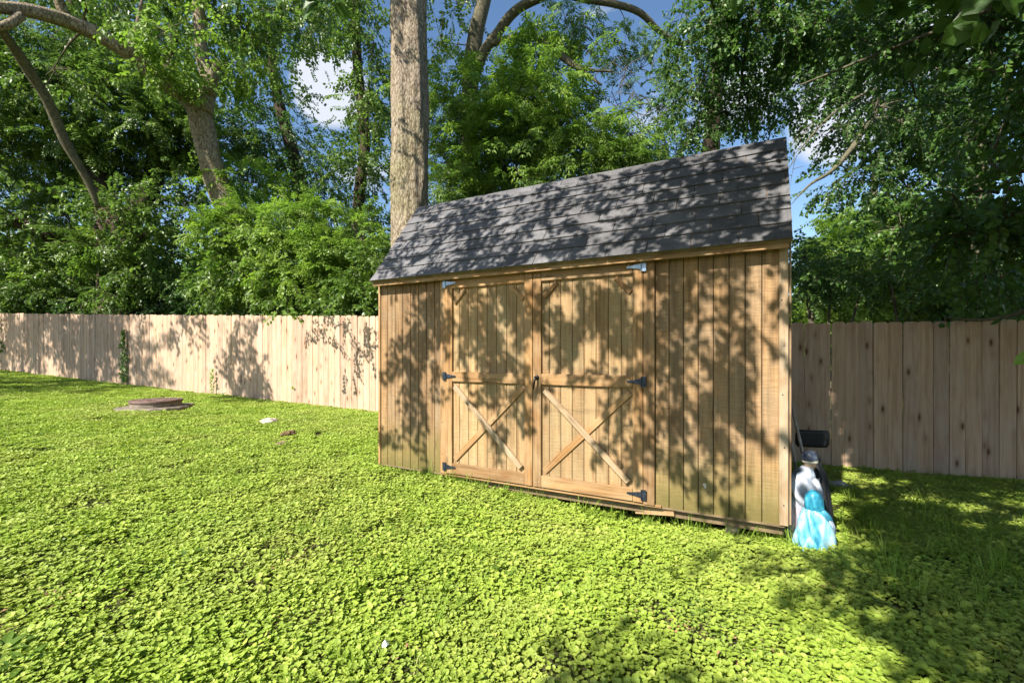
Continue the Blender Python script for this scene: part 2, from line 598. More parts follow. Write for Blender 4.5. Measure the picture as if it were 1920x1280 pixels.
# ------------------------------------------------------------------ leafy twigs (sources for the crowns' geometry nodes)
def add_leaf(V, Fc, base, d, nrm, ln, wd, shape='lance', bend=.25):
    d = d.normalized()
    s = d.cross(nrm)
    if s.length < 1e-4: s = Vector((1, 0, 0))
    s.normalize()
    n = s.cross(d).normalized()
    st = {'lance': [(.3, .85), (.68, .75)], 'ovate': [(.22, .95), (.62, .85)], 'round': [(.25, 1.0), (.7, .92)]}[shape]
    b = len(V)
    fold = .22
    V.append(base)
    for f_, w_ in st:
        c = base + d * (ln * f_) - n * (bend * ln * f_ * f_)
        e = n * (wd * .5 * w_ * fold)
        V.append(c - s * (wd * .5 * w_) + e)
        V.append(c)
        V.append(c + s * (wd * .5 * w_) + e)
    V.append(base + d * ln - n * (bend * ln))
    Fc += [(b, b + 1, b + 2), (b, b + 2, b + 3), (b + 1, b + 4, b + 5, b + 2), (b + 2, b + 5, b + 6, b + 3), (b + 4, b + 7, b + 5), (b + 5, b + 7, b + 6)]


def make_twig(name, mat, style, seed, length=.55, leaf=.11):
    r = random.Random(seed)
    V, Fc = [], []
    g = Geo()
    dirn = Vector((1, 0, 0))
    p = Vector((0, 0, 0))
    pts = [p.copy()]
    steps = 6
    for i in range(steps):
        dirn = (dirn + Vector((0, r.uniform(-.25, .25), r.uniform(-.22, .05)))).normalized()
        p = p + dirn * (length / steps)
        pts.append(p.copy())
    g.tube(pts, [.006 * (1 - .7 * i / steps) for i in range(steps + 1)], 3, cap=False)
    nst = len(g.f)
    V = list(g.v)
    Fc = list(g.f)
    if style == 'pinnate':
        for i in range(1, steps + 1):
            for side in (-1, 1):
                q = pts[i]
                d = (pts[i] - pts[i - 1]).normalized()
                rd = (d * r.uniform(.3, .9) + Vector((0, side * r.uniform(.5, 1), r.uniform(-.35, .4)))).normalized()
                L_ = leaf * r.uniform(1.5, 2.1)
                # leaflets along the rachis
                for k in range(1, 4):
                    base = q + rd * (L_ * k / 3.2) - Vector((0, 0, .02 * k * k * leaf * 3))
                    for s2 in ((-1, 1) if k < 3 else (-.9, 0, .9)):
                        ld = (rd * (.55 + .35 * (1 - abs(s2))) + rd.cross(Vector((0, 0, 1))) * s2 * .9 + Vector((0, 0, r.uniform(-.55, .05)))).normalized()
                        add_leaf(V, Fc, base, ld, Vector((r.uniform(-.35, .35), r.uniform(-.35, .35), 1)), leaf * r.uniform(.75, 1.1), leaf * .36, 'lance', r.uniform(.1, .4))
    else:
        shape = 'ovate' if style == 'ovate' else 'round'
        wf = .62 if style == 'ovate' else .92
        for i in range(1, steps + 1):
            for side in (-1, 1) if i < steps else (-1, 0, 1):
                q = pts[i]
                d = (pts[i] - pts[i - 1]).normalized()
                ld = (d * r.uniform(.3, .8) + Vector((0, side * r.uniform(.5, 1), r.uniform(-.6, .3)))).normalized()
                q2 = q + ld * leaf * .35
                add_leaf(V, Fc, q2, ld + Vector((0, 0, -.25)), Vector((r.uniform(-.5, .5), r.uniform(-.5, .5), 1)), leaf * r.uniform(.7, 1.15), leaf * wf * r.uniform(.85, 1.1), shape, r.uniform(.05, .4))
                if r.random() < .6:
                    ld2 = Vector((r.uniform(-.6, 1), r.uniform(-1, 1), r.uniform(-.7, .6))).normalized()
                    add_leaf(V, Fc, q + ld2 * leaf * .3, ld2, Vector((r.uniform(-.6, .6), r.uniform(-.6, .6), 1)), leaf * r.uniform(.6, 1), leaf * wf * .9, shape, r.uniform(.1, .4))
    me = mesh_from(name, V, Fc)
    me.materials.append(mat)
    me.materials.append(M['branch_bark'])
    me.polygons.foreach_set('material_index', [1 if i < nst else 0 for i in range(len(Fc))])
    return me


def source_collection(name, meshes):
    c = bpy.data.collections.new(name)
    for i, me in enumerate(meshes):
        o = bpy.data.objects.new('%s_%02d' % (name, i), me)
        c.objects.link(o)
    return c


TW = {}
for key, mat, style, ln, lf in (('mid', 'leaf_mid', 'pinnate', .55, .12), ('dark', 'leaf_dark', 'ovate', .55, .105),
                                ('midov', 'leaf_mid', 'ovate', .55, .12),
                                ('bright', 'leaf_bright', 'pinnate', .6, .135), ('brightov', 'leaf_bright', 'ovate', .5, .11),
                                ('near', 'leaf_near', 'round', .40, .068), ('bough', 'leaf_near', 'ovate', .36, .094), ('nearsmall', 'leaf_near', 'ovate', .40, .07)):
    TW[key] = source_collection('twigs_' + key, [make_twig('twig_' + key, M[mat], style, 100 + i * 7, ln * (.85 + .1 * i), lf) for i in range(4)])


def gn_instancer(name, coll):
    ng = bpy.data.node_groups.new(name, 'GeometryNodeTree')
    ng.interface.new_socket('Geometry', in_out='INPUT', socket_type='NodeSocketGeometry')
    ng.interface.new_socket('Geometry', in_out='OUTPUT', socket_type='NodeSocketGeometry')
    gi = ng.nodes.new('NodeGroupInput')
    go = ng.nodes.new('NodeGroupOutput')
    ci = ng.nodes.new('GeometryNodeCollectionInfo')
    ci.inputs['Collection'].default_value = coll
    ci.inputs['Separate Children'].default_value = True
    ci.inputs['Reset Children'].default_value = True
    ip = ng.nodes.new('GeometryNodeInstanceOnPoints')
    ip.inputs['Pick Instance'].default_value = True

    def attr(nm, dt):
        a = ng.nodes.new('GeometryNodeInputNamedAttribute')
        a.data_type = dt
        a.inputs['Name'].default_value = nm
        return a.outputs[0]
    e2r = ng.nodes.new('FunctionNodeEulerToRotation')
    ng.links.new(attr('rot', 'FLOAT_VECTOR'), e2r.inputs[0])
    ng.links.new(gi.outputs[0], ip.inputs['Points'])
    ng.links.new(ci.outputs[0], ip.inputs['Instance'])
    ng.links.new(attr('idx', 'INT'), ip.inputs['Instance Index'])
    ng.links.new(e2r.outputs[0], ip.inputs['Rotation'])
    ng.links.new(attr('scl', 'FLOAT'), ip.inputs['Scale'])
    ng.links.new(ip.outputs[0], go.inputs[0])
    return ng


GN = {}


def instancer(name, pos, rot, scl, coll, parent=None, nvar=4):
    """one object holding a scatter of leafy sprays"""
    n = len(pos)
    me = bpy.data.meshes.new(name)
    me.vertices.add(n)
    me.vertices.foreach_set('co', np.asarray(pos, dtype=np.float32).ravel())
    a = me.attributes.new('rot', 'FLOAT_VECTOR', 'POINT')
    a.data.foreach_set('vector', np.asarray(rot, dtype=np.float32).ravel())
    a = me.attributes.new('scl', 'FLOAT', 'POINT')
    a.data.foreach_set('value', np.asarray(scl, dtype=np.float32).ravel())
    a = me.attributes.new('idx', 'INT', 'POINT')
    a.data.foreach_set('value', rng.integers(0, nvar, n).astype(np.int32))
    me.update()
    o = add(name, me, parent)
    if coll.name not in GN:
        GN[coll.name] = gn_instancer('scatter_' + coll.name, coll)
    md = o.modifiers.new('scatter', 'NODES')
    md.node_group = GN[coll.name]
    o['kind'] = 'stuff'
    return o


def twig_rots(dirs, pitch=.5):
    """euler (roll, pitch, yaw) that aims local +X along dirs"""
    dirs = dirs / (np.linalg.norm(dirs, axis=1)[:, None] + 1e-9)
    yaw = np.arctan2(dirs[:, 1], dirs[:, 0])
    pt = -np.arcsin(np.clip(dirs[:, 2], -1, 1))
    roll = rng.uniform(-.6, .6, len(dirs))
    return np.stack([roll, pt, yaw], 1)


# ------------------------------------------------------------------ trees
class Tree:
    def __init__(s, name, label, base, group=None, cat='tree', bark='bark'):
        s.root = empty(name, base)
        tag(s.root, label, cat, group)
        s.base = Vector(base)
        s.bark = bark
        s.trunk = Geo()
        s.branches = Geo()
        s.nodes = []
        s.pos = {}
        s.wood = 0

    def limb(s, pts, n=None, main=True, wob=.2, seg=14):
        """pts: list of (x,y,z,r)"""
        n = n or max(6, len(pts) * 5)
        sp = spline([tuple(p) for p in pts], n)
        g = s.trunk if main else s.branches
        seed = rnd.uniform(0, 50)
        g.tube([Vector(q[:3]) - s.base for q in sp], [max(.004, q[3]) for q in sp], seg, wob, seed)
        s.nodes += [(Vector(q[:3]), q[3]) for q in sp]

    def plimb(s, pts, **k):
        """pts: (px, py, depth, radius in px of the photo)"""
        s.limb([(*P(a, b_, d), r_ * d / F) for a, b_, d, r_ in pts], **k)

    def small(s, a, b_, r0, sag=.0, seg=4):
        a = Vector(a)
        b_ = Vector(b_)
        L_ = (b_ - a).length
        m1 = a.lerp(b_, .35) + Vector((rnd.uniform(-1, 1), rnd.uniform(-1, 1), rnd.uniform(0, 1))) * L_ * .10
        m2 = a.lerp(b_, .7) + Vector((rnd.uniform(-1, 1), rnd.uniform(-1, 1), rnd.uniform(-.2, 1))) * L_ * .08
        sp = spline([a, m1, m2, b_], 6)
        s.branches.tube([Vector(q) - s.base for q in sp], [r0 * (1 - .75 * i / 6) for i in range(7)], seg, 0, cap=False)
        s.nodes += [(Vector(q), r0 * .5) for q in sp[1:]]

    def near(s, p, up_only=True):
        best, bd = None, 1e9
        for q, r_ in s.nodes:
            d = (q - p).length + (1.5 * max(0, q.z - p.z)) - r_ * 2
            if d < bd: best, bd = q, d
        return best

    def blob(s, c, rad, count, key, clumps=10, twig=1.0, droop=.3, spread=.38, connect=True, flat=.75):
        """a mass of foliage: sub-clumps around c, each on its own small branch"""
        c = Vector(c)
        rad = Vector(rad) if hasattr(rad, '__len__') else Vector((rad, rad, rad * flat))
        if connect and s.nodes:
            q = s.near(c)
            if q is not None and (q - c).length > .25:
                s.small(q, c, max(.012, min(.10, .012 * (q - c).length + .012)), seg=5)
        R = (rad.x + rad.y + rad.z) / 3
        for k in range(clumps):
            th = rnd.uniform(0, 2 * math.pi)
            ph = math.acos(rnd.uniform(-1, 1))
            rr = rnd.uniform(.35, 1.0) ** .6
            u = Vector((math.sin(ph) * math.cos(th), math.sin(ph) * math.sin(th), math.cos(ph)))
            sc = Vector((u.x * rad.x, u.y * rad.y, u.z * rad.z)) * rr
            cc = c + sc
            if connect: s.small(c, cc, .008 + .006 * R, seg=3)
            n = max(3, int(count / clumps * rnd.uniform(.5, 1.5)))
            sig = spread * R * rnd.uniform(.7, 1.25)
            off = rng.normal(0, 1, (n, 3)) * np.array([sig, sig, sig * .55])
            p = np.array(cc)[None, :] + off
            d = off / (sig + 1e-6) + np.array(u)[None, :] * .8 + rng.normal(0, .5, (n, 3)) + np.array([[0, 0, -droop]])
            s.pos.setdefault(key, []).append((p, d, rng.uniform(.7, 1.3, n) * twig))

    def points(s, key, p, d, sc):
        s.pos.setdefault(key, []).append((p, d, sc))

    def build(s, crown_name='crown'):
        if s.trunk.v:
            add('trunk', s.trunk.mesh('trunk', M[s.bark], True), s.root)
        if s.branches.v:
            add('branches', s.branches.mesh('branches', M['branch_bark'], True), s.root)['kind'] = 'stuff'
        for key, L_ in s.pos.items():
            p = np.concatenate([a for a, _, _ in L_])
            d = np.concatenate([b_ for _, b_, _ in L_])
            sc = np.concatenate([c for _, _, c in L_])
            instancer(crown_name, p - np.array(s.base)[None, :], twig_rots(d), sc, TW[key], s.root)
        return s.root


def pb(tree, px, py, d, rpx, count, key, **k):
    c = P(px, py, d)
    if hasattr(rpx, '__len__'):
        rad = (rpx[0] * d / F, (rpx[0] + rpx[1]) * .5 * d / F, rpx[1] * d / F)
    else:
        r_ = rpx * d / F
        rad = (r_, r_, r_ * .8)
    tree.blob(c, rad, count, key, **k)


# main trunk behind the shed
tA = Tree('tall_tree', 'tall tree with thick sunlit straight trunk rising behind the shed roof', (-2.15, 9.6, gz(-2.1, 9.6)))
tA.limb([(-2.15, 9.6, -.1, .50), (-2.13, 9.6, .6, .42), (*P(769, 480, 9.6), .39), (*P(769, 300, 9.6), .385), (*P(768, 120, 9.6), .375), (*P(767, -20, 9.6), .36), (*P(772, -160, 9.6), .26), (*P(790, -400, 9.6), .15)], n=140, seg=64, wob=.24)
tA.limb([(*P(768, 90, 9.6), .26), (*P(752, -20, 9.4), .22), (*P(715, -150, 9.2), .17), (*P(650, -330, 9.0), .09)], n=20, seg=24)
tA.limb([(*P(785, -100, 9.6), .14), (*P(880, -240, 9.9), .10), (*P(960, -420, 10.2), .05)], n=12)
for px, py, d, r_, c in ((650, -360, 9, 150, 160), (800, -560, 9.6, 150, 160), (560, -330, 10.5, 110, 90)):
    pb(tA, px, py, d, r_, c, 'mid', clumps=12)


# forked tree left with the long sunlit limb
tB = Tree('forked_tree', 'leaning forked tree with pale bark and one long limb reaching left', (*P(455, 600, 12.0).xy, gz(-7, 12)))
tB.plimb([(560, 720, 12.0, 34), (490, 520, 12.0, 26), (418, 370, 11.8, 21), (392, 285, 11.6, 19), (372, 200, 11.4, 20)], n=30, seg=22)
tB.plimb([(374, 205, 11.4, 19), (345, 182, 11.2, 15), (300, 150, 10.8, 14), (240, 98, 10.3, 14), (150, 50, 9.8, 13), (60, 22, 9.2, 12), (-40, 5, 8.6, 10), (-160, -60, 8.2, 7)], n=40, seg=18)
tB.plimb([(378, 210, 11.4, 18), (392, 160, 11.5, 13), (380, 110, 11.6, 11), (374, 40, 11.6, 10), (372, -60, 11.6, 9), (380, -220, 11.6, 6)], n=26, seg=14)
tB.plimb([(390, 175, 11.4, 12), (402, 140, 11.3, 9), (410, 112, 11.2, 5)], n=8, seg=10)
tB.plimb([(130, 42, 9.7, 10), (118, 20, 9.6, 8), (100, -30, 9.4, 7), (60, -160, 9, 4)], n=14, seg=10)
tB.plimb([(40, 30, 9.0, 9), (10, 48, 8.8, 7), (-60, 58, 8.6, 5)], n=10, seg=8)
tB.plimb([(0, 52, 8.8, 7), (40, 110, 9.4, 9), (90, 190, 10, 9), (125, 270, 10.4, 8), (165, 340, 10.8, 6), (185, 390, 11, 4)], n=20, seg=8, main=False)
tB.plimb([(240, 98, 10.3, 6), (255, 60, 10.3, 4), (270, -20, 10.3, 2)], n=8, seg=6)
for px, py, d, r_, c, k in ((310, 60, 10.2, 50, 46, 'brightov'), (272, 118, 10.0, 26, 20, 'brightov'), (460, 60, 12.3, (75, 80), 120, 'brightov'), (545, 20, 12.6, (80, 50), 90, 'midov'),
                            (445, 120, 11.9, 40, 46, 'brightov'), (352, 150, 11, 16, 8, 'brightov'), (180, -60, 10.8, 110, 90, 'midov'), (350, -80, 12, 110, 120, 'midov'),
                            (40, -110, 10.4, 120, 90, 'midov'), (465, 340, 12.3, 26, 16, 'bright'), (430, 440, 11.2, (36, 20), 50, 'midov'), (480, 500, 11.2, (46, 36), 70, 'midov'), (420, 520, 11.4, (40, 40), 80, 'midov'), (540, 570, 11.4, (60, 30), 90, 'midov'), (100, 130, 12.5, 50, 30, 'midov')):
    pb(tB, px, py, d, r_, c, k, clumps=9)
tB.build()

# big dark-trunked tree far left
tC = Tree('old_tree', 'old broad tree with thick dark trunk behind left fence', (*P(232, 600, 14.6).xy, .5), bark='dark_bark')
tC.plimb([(236, 640, 14.6, 46), (232, 560, 14.6, 36), (228, 480, 14.8, 33), (225, 430, 15, 36)], n=20, seg=20)
tC.plimb([(222, 440, 15, 24), (190, 360, 15.6, 20), (165, 250, 17, 16), (150, 120, 17, 12), (130, -60, 17, 8)], n=20, seg=12)
tC.plimb([(235, 440, 15, 20), (262, 390, 15.2, 17), (290, 330, 17, 15), (300, 220, 17, 11), (330, 60, 17, 7)], n=20, seg=12)
tC.plimb([(215, 470, 15, 14), (160, 470, 15.8, 12), (110, 455, 15, 11), (50, 425, 14.5, 11), (-40, 380, 14, 10)], n=20, seg=10)
for px, py, d, r_, c in ((60, 140, 15, 110, 420), (180, 60, 16, 120, 420), (60, 300, 16, 110, 420), (200, 220, 16, 110, 430), (310, 250, 16.5, 85, 320), (340, 100, 17, 90, 260),
                         (120, 400, 15.5, 85, 300), (250, 350, 17.5, 75, 200), (-60, 220, 15, 110, 300), (350, 380, 16, 70, 220), (-40, 60, 15, 110, 260), (20, 460, 15.5, 70, 220), (310, 480, 16, 60, 170), (235, 395, 13.9, 46, 110), (200, 455, 13.8, 34, 50), (270, 440, 13.9, 34, 60), (205, 560, 13.6, 26, 40), (262, 520, 13.7, 22, 36)):
    pb(tC, px, py, d, r_, int(c * .9), 'mid' if rnd.random() < .35 else 'midov', clumps=16)
tC.build()

# the darker tree between the forked tree and the tall trunk
tD = Tree('shaded_tree', 'dark bluish green tree filling the gap left of the thick trunk', (*P(600, 620, 19).xy, .3), bark='dark_bark')
tD.plimb([(668, 680, 18, 14), (672, 400, 18, 11), (684, 260, 18, 10), (670, 120, 18, 9), (664, -40, 18, 8)], n=26, seg=10)
tD.plimb([(600, 640, 19, 24), (585, 480, 19, 18), (560, 330, 19, 14), (520, 180, 19, 9), (500, 20, 19, 5)], n=20, seg=10)
for px, py, d, r_, c in ((480, 200, 19, (85, 70), 300), (540, 280, 19, 80, 300), (620, 330, 19, 80, 320), (520, 90, 19.5, (80, 50), 260), (460, 290, 19, 60, 180), (600, 430, 19, 80, 300), (690, 440, 17.5, 55, 240),
                         (700, 330, 17.5, (38, 70), 240), (690, 200, 17.5, (38, 80), 240), (640, 30, 18, (70, 55), 300), (560, 10, 18.5, (60, 45), 200), (500, 500, 19, 70, 240), (700, 90, 17.5, (30, 70), 150)):
    pb(tD, px, py, d, r_, int(c * .85), 'dark' if px < 640 else 'midov', clumps=14)
tD.build()

# leafy tree right of the trunk
tE = Tree('leafy_tree', 'sunlit bright green tree behind the roof between thick trunk and open sky', (*P(900, 620, 14).xy, .1), bark='branch_bark')
tE.plimb([(915, 690, 14, 24), (895, 480, 14, 20), (880, 300, 14, 17), (882, 150, 14, 15), (893, 60, 14, 14), (912, -20, 14, 13), (940, -160, 14, 8)], n=34, seg=14)
tE.plimb([(884, 170, 14, 9), (905, 105, 13.8, 10), (935, 60, 13.5, 9), (962, 25, 13.3, 9), (1000, 2, 13, 8), (1090, -30, 12.6, 6)], n=20, seg=10)
tE.plimb([(915, 85, 13.7, 6), (970, 70, 13.2, 6), (1020, 78, 12.8, 6), (1058, 110, 12.4, 6), (1090, 132, 12.2, 4), (1128, 160, 12, 2)], n=20, seg=8, main=False)
tE.plimb([(1075, 122, 12.3, 4), (1110, 132, 12.1, 3.2), (1150, 134, 12, 1.5)], n=8, seg=6, main=False)
for q in range(26):
    a = rnd.choice(tE.nodes[-26:])[0]
    tE.small(a, a + Vector((rnd.uniform(-.3, 1.1), rnd.uniform(-.6, .6), rnd.uniform(-.8, .7))), .012)
for px, py, d, r_, c, k in ((850, 200, 13, (50, 75), 300, 'bright'), (930, 160, 13, (70, 60), 340, 'bright'), (1000, 200, 12.6, (75, 70), 380, 'bright'), (880, 300, 12.8, (75, 55), 380, 'mid'),
                            (980, 290, 12.4, (90, 60), 420, 'bright'), (1070, 270, 12.4, (75, 60), 300, 'bright'), (1120, 320, 12.2, (70, 40), 260, 'mid'), (840, 370, 12, (60, 40), 220, 'mid'),
                            (830, 80, 14, (40, 70), 180, 'midov'), (1010, 110, 13, 40, 90, 'bright'), (1180, 250, 12.6, (60, 60), 200, 'mid'), (960, 370, 12, (90, 40), 240, 'mid'), (1190, 320, 12, (60, 35), 190, 'mid'),
                            (1060, 190, 13, (50, 40), 120, 'mid'), (860, 10, 14, (50, 40), 90, 'midov')):
    pb(tE, px, py, d, r_, int(c * .36), k, clumps=16, twig=.85)
tE.build()

# airy tree whose branches hang in the open sky
tF = Tree('airy_tree', 'thin branched tree with sparse hanging sprays against the open blue sky', (*P(1330, 620, 15).xy, -.1), bark='dark_bark')
tF.plimb([(1330, 690, 15, 20), (1325, 450, 15, 18), (1335, 250, 15, 15), (1350, 60, 15, 12), (1370, -120, 15, 9)], n=30, seg=12)
tF.plimb([(1350, 30, 15, 8), (1290, 82, 14, 5), (1240, 62, 13.6, 5), (1200, 25, 13.2, 6), (1150, 8, 13, 6), (1080, -4, 12.8, 6), (1010, -30, 12.6, 4)], n=26, seg=8, main=False)
for q in range(34):
    a = rnd.choice(tF.nodes[-26:])[0]
    tF.small(a, a + Vector((rnd.uniform(-.9, .9), rnd.uniform(-.6, .6), rnd.uniform(-1.2, .4))), .013)
for px, py, d, r_, c, k in ((1160, 80, 13, (55, 45), 60, 'mid'), (1200, 130, 13, (50, 50), 80, 'mid'), (1235, 200, 13, (45, 60), 120, 'dark'), (1270, 290, 13.5, (60, 40), 160, 'dark'), (1060, 40, 12.8, (40, 30), 34, 'mid'),
                            (1280, 20, 14, (60, 50), 130, 'midov'), (1330, 160, 14, (70, 80), 260, 'dark'), (1400, 60, 15, (80, 70), 260, 'dark'), (1400, 200, 15, (60, 60), 200, 'dark')):
    pb(tF, px, py, d, r_, int(c * .42), k, clumps=9, twig=.75)
tF.build()

# right hand back trees
tG = Tree('right_back_tree', 'dark leaved tree with bare twigs above right fence', (*P(1850, 600, 12).xy, -.2), bark='branch_bark')
tG.plimb([(1862, 720, 12, 26), (1850, 560, 12, 22), (1835, 400, 12, 19), (1830, 250, 12, 16), (1838, 150, 12, 13), (1850, 60, 12, 12), (1862, -60, 12, 10)], n=34, seg=14)
tG.plimb([(1838, 160, 12, 11), (1808, 148, 11.8, 8), (1770, 134, 11.6, 5)], n=8, seg=8)
tG.plimb([(1850, 65, 12, 9), (1825, 42, 12, 8), (1790, 28, 12, 6)], n=8, seg=8)
tG.plimb([(1835, 330, 12, 8), (1740, 250, 11.8, 6), (1640, 225, 11.6, 6), (1600, 275, 11.4, 5), (1560, 320, 11.2, 3.5), (1520, 345, 11, 2.2), (1490, 375, 11, 1)], n=24, seg=8, main=False)
tG.plimb([(1640, 225, 11.6, 4), (1640, 170, 11.6, 3), (1560, 215, 11.4, 2.5), (1500, 280, 11.2, 1.2)], n=16, seg=6, main=False)
for q in range(40):
    a = rnd.choice(tG.nodes[-34:])[0]
    tG.small(a, a + Vector((rnd.uniform(-1.0, .5), rnd.uniform(-.5, .5), rnd.uniform(-1.0, .1))), .010)
for px, py, d, r_, c, k in ((1700, 100, 12.5, (110, 90), 460, 'dark'), (1570, 120, 12.5, (80, 70), 320, 'dark'), (1830, 60, 12.6, (110, 90), 300, 'dark'), (1660, 250, 12, (70, 50), 240, 'dark'), (1570, 240, 12.2, (45, 30), 60, 'dark'), (1760, 230, 12, (90, 60), 300, 'dark'),
                            (1590, 330, 12, (40, 40), 60, 'dark'), (1700, 350, 12.5, (80, 50), 240, 'dark'), (1900, 200, 12, 110, 260, 'dark'), (1480, 60, 13, (70, 60), 200, 'dark'), (1560, 20, 12.6, (100, 50), 240, 'dark')):
    pb(tG, px, py, d, r_, int(c * .8), k, clumps=14)
tG.build()

tH = Tree('light_green_tree', 'pale sunlit tree showing through gap right of the shed', (*P(1650, 620, 21).xy, -.2), bark='branch_bark')
tH.plimb([(1660, 680, 21, 14), (1650, 480, 21, 11), (1640, 380, 21, 7), (1640, 320, 21, 4)], n=18, seg=8)
for px, py, d, r_, c in ((1620, 400, 21, (50, 40), 330), (1680, 440, 21, (60, 50), 420), (1600, 480, 20, (60, 50), 420), (1560, 560, 19, (70, 40), 420), (1700, 540, 19, (90, 50), 500), (1780, 450, 20, 60, 330), (1830, 550, 19, (80, 45), 420), (1500, 590, 19, (40, 30), 150), (1920, 480, 20, 70, 320)):
    pb(tH, px, py, d, r_, int(c * .9), 'bright' if rnd.random() < .5 else 'brightov', clumps=16, twig=1.1)
tH.build()

def fencep(px, py):
    U = (px - 960) / F
    y = 7.45 / (1 + .43 * U)
    return Vector((U * y, y - .03, EYE + (662 - py) / F * y))


RVEC = Vector((.882, -.4716, 0))
BVEC = Vector((.4716, .882, 0))
SHW = 3.64
SH0 = Vector((1.837, 3.025, 0.10)) - RVEC * SHW      # front-left bottom corner of the siding


LIT = [((1.98, 3.03, .35), .33), ((1.98, 3.05, .62), .28), ((2.02, 3.0, .1), .33), ((1.83, 3.02, 1.6), .13), ((1.83, 3.02, 1.3), .13), ((1.83, 3.02, 1.0), .13), ((1.83, 3.02, .7), .14), ((1.83, 3.02, .4), .16),
       ((1.35, 1.9, 0), .3), ((1.5, 2.2, 0), .22), ((.9, 2.4, 0), .4), ((1.15, 2.05, 0), .22)]


def blocks_lit(p):
    for c, r_ in LIT:
        q = p - Vector(c)
        if (q - SUN * q.dot(SUN)).length < r_ + .04: return True
    return False


def over_shed(p):
    for k in range(24):
        q = p - SUN * (k * .3)
        if q.z < .3: return False
        if q.z < 3.05:
            w_ = Vector((q.x - SH0.x, q.y - SH0.y, 0))
            if -.25 < w_.dot(RVEC) < SHW + .2 and -.35 < w_.dot(BVEC) < 1.4: return True
    return False


def shade_cloud(tree, key, targets, t0, t1, n, jitter=.25, twig=1.0, droop=.5, clear=True, spare=False):
    """twigs at distance t0..t1 up the sun's ray from the listed places"""
    ps = []
    for _ in range(n):
        tx = rnd.choice(targets)
        t_ = rnd.uniform(t0, t1)
        j_ = Vector((rnd.gauss(0, jitter), rnd.gauss(0, jitter), rnd.gauss(0, jitter * .6)))
        p = Vector(tx) + SUN * t_ + j_
        for _k in range(6):          # keep the sprays up in the canopy, clear of the view of the shed
            if p.y < .3 or not clear: break
            U_, V_ = p.x / p.y * F + 960, 662 - (p.z - EYE) / p.y * F
            lim = -110
            if V_ < lim - 30 or U_ < -60 or U_ > 2000: break
            t_ += .8
            p = Vector(tx) + SUN * t_ + j_
        if clear and p.y > 0:
            U_, V_ = p.x / p.y * F + 960, 662 - (p.z - EYE) / p.y * F
            mg = .34 / p.y * F
            if V_ > -mg and -mg < U_ < 1920 + mg: continue
        if spare and over_shed(p): continue
        if not blocks_lit(p): ps.append(p)
    if not ps: return
    n = len(ps)
    ps = np.array([tuple(p) for p in ps])
    d = rng.normal(0, 1, (n, 3)) + np.array([[.3, .2, -droop]])
    tree.points(key, ps, d, rng.uniform(.75, 1.2, n) * twig)
    return ps


# ---- shrubs above the fence
sh = Tree('bright_shrub', 'bright yellow green shrub arching over fence left of the shed', (*P(600, 640, 11.4).xy, .3), cat='shrub', bark='branch_bark')
for px, py in ((430, 400), (500, 430), (560, 400), (620, 450), (660, 420), (600, 500), (480, 500), (680, 500)):
    sh.plimb([(600 + (px - 600) * .1, 720, 11.5, 5), (600 + (px - 600) * .4, 600, 11.4, 4), (px + 10, py + 40, 11.1, 3), (px, py, 11, 1.5)], n=12, seg=6, main=False, wob=0)
for px, py, d, r_, c in ((470, 400, 11, (24, 14), 12), (425, 440, 10.9, (45, 20), 40), (500, 425, 10.9, (45, 30), 70), (585, 410, 11, (45, 30), 66), (610, 465, 10.9, (50, 28), 80), (530, 490, 10.8, (55, 28), 80), (560, 545, 10.8, (60, 20), 60), (650, 515, 11, (50, 28), 74), (680, 450, 11, (36, 36), 60), (460, 525, 11, (45, 22), 50)):
    pb(sh, px, py, d, r_, c, 'bright', clumps=12, twig=.62, droop=.0, spread=.3)
shp = []
for px, py, n in ((600, 600, 5), (650, 610, 6), (690, 620, 6), (630, 640, 5), (670, 650, 5), (655, 690, 3), (690, 670, 4), (590, 640, 2), (575, 610, 3)):
    shade_cloud(sh, 'brightov', [fencep(px, py)], 1.5, 2.4, n, .10, twig=.62, clear=False)
sh.build('foliage')
for py, n in ((60, 3), (150, 3), (240, 4), (330, 4)):
    shade_cloud(tA, 'midov', [P(760, py, 9.3)], 3.0, 4.6, n, .22, twig=.8, clear=False)
tA.build()


def hedge(name, label, base_px, d, blobs, key, twig=1.0, cat='bush', group=None):
    h = Tree(name, label, (*P(base_px, 640, d).xy, gz(P(base_px, 640, d).x, d)), cat=cat, bark='branch_bark', group=group)
    b0 = h.base
    for px, py, r_, c in blobs:
        p = P(px, py, d)
        h.limb([(b0.x + rnd.uniform(-.2, .2), b0.y, b0.z, .05), (b0.x * .5 + p.x * .5, d, b0.z + (p.z - b0.z) * .5, .035), (*p, .012)], n=8, seg=6, main=False, wob=0)
        pb(h, px, py, d, r_, c, key, clumps=10, twig=twig)
    h.build('foliage')


hedge('leafy_bush', 'dark green bush behind the far left end of the fence', 60, 15.5, [(0, 560, (50, 35), 130), (60, 530, (50, 40), 160), (130, 560, (60, 35), 170), (30, 610, (80, 30), 150), (130, 500, (40, 36), 90)], 'midov')
hedge('leafy_bush', 'shadowy bush at the foot of the old dark trunk', 330, 14.6, [(320, 560, (50, 35), 150), (370, 550, (56, 34), 170), (330, 600, (90, 30), 170), (150, 590, (36, 30), 80), (400, 590, (60, 30), 130)], 'dark')
hedge('leafy_bush', 'green bush behind fence just left of the shed corner', 690, 10.2, [(690, 560, (40, 35), 120), (660, 590, (50, 25), 90), (720, 600, (60, 40), 120), (710, 500, (30, 40), 80)], 'midov', .75)
hedge('leafy_bush', 'green bush over right fence beside the shed wall', 1540, 8.6, [(1510, 540, (35, 30), 46), (1560, 500, (50, 40), 76), (1510, 480, (30, 30), 44), (1620, 520, (50, 30), 60)], 'dark', .62)
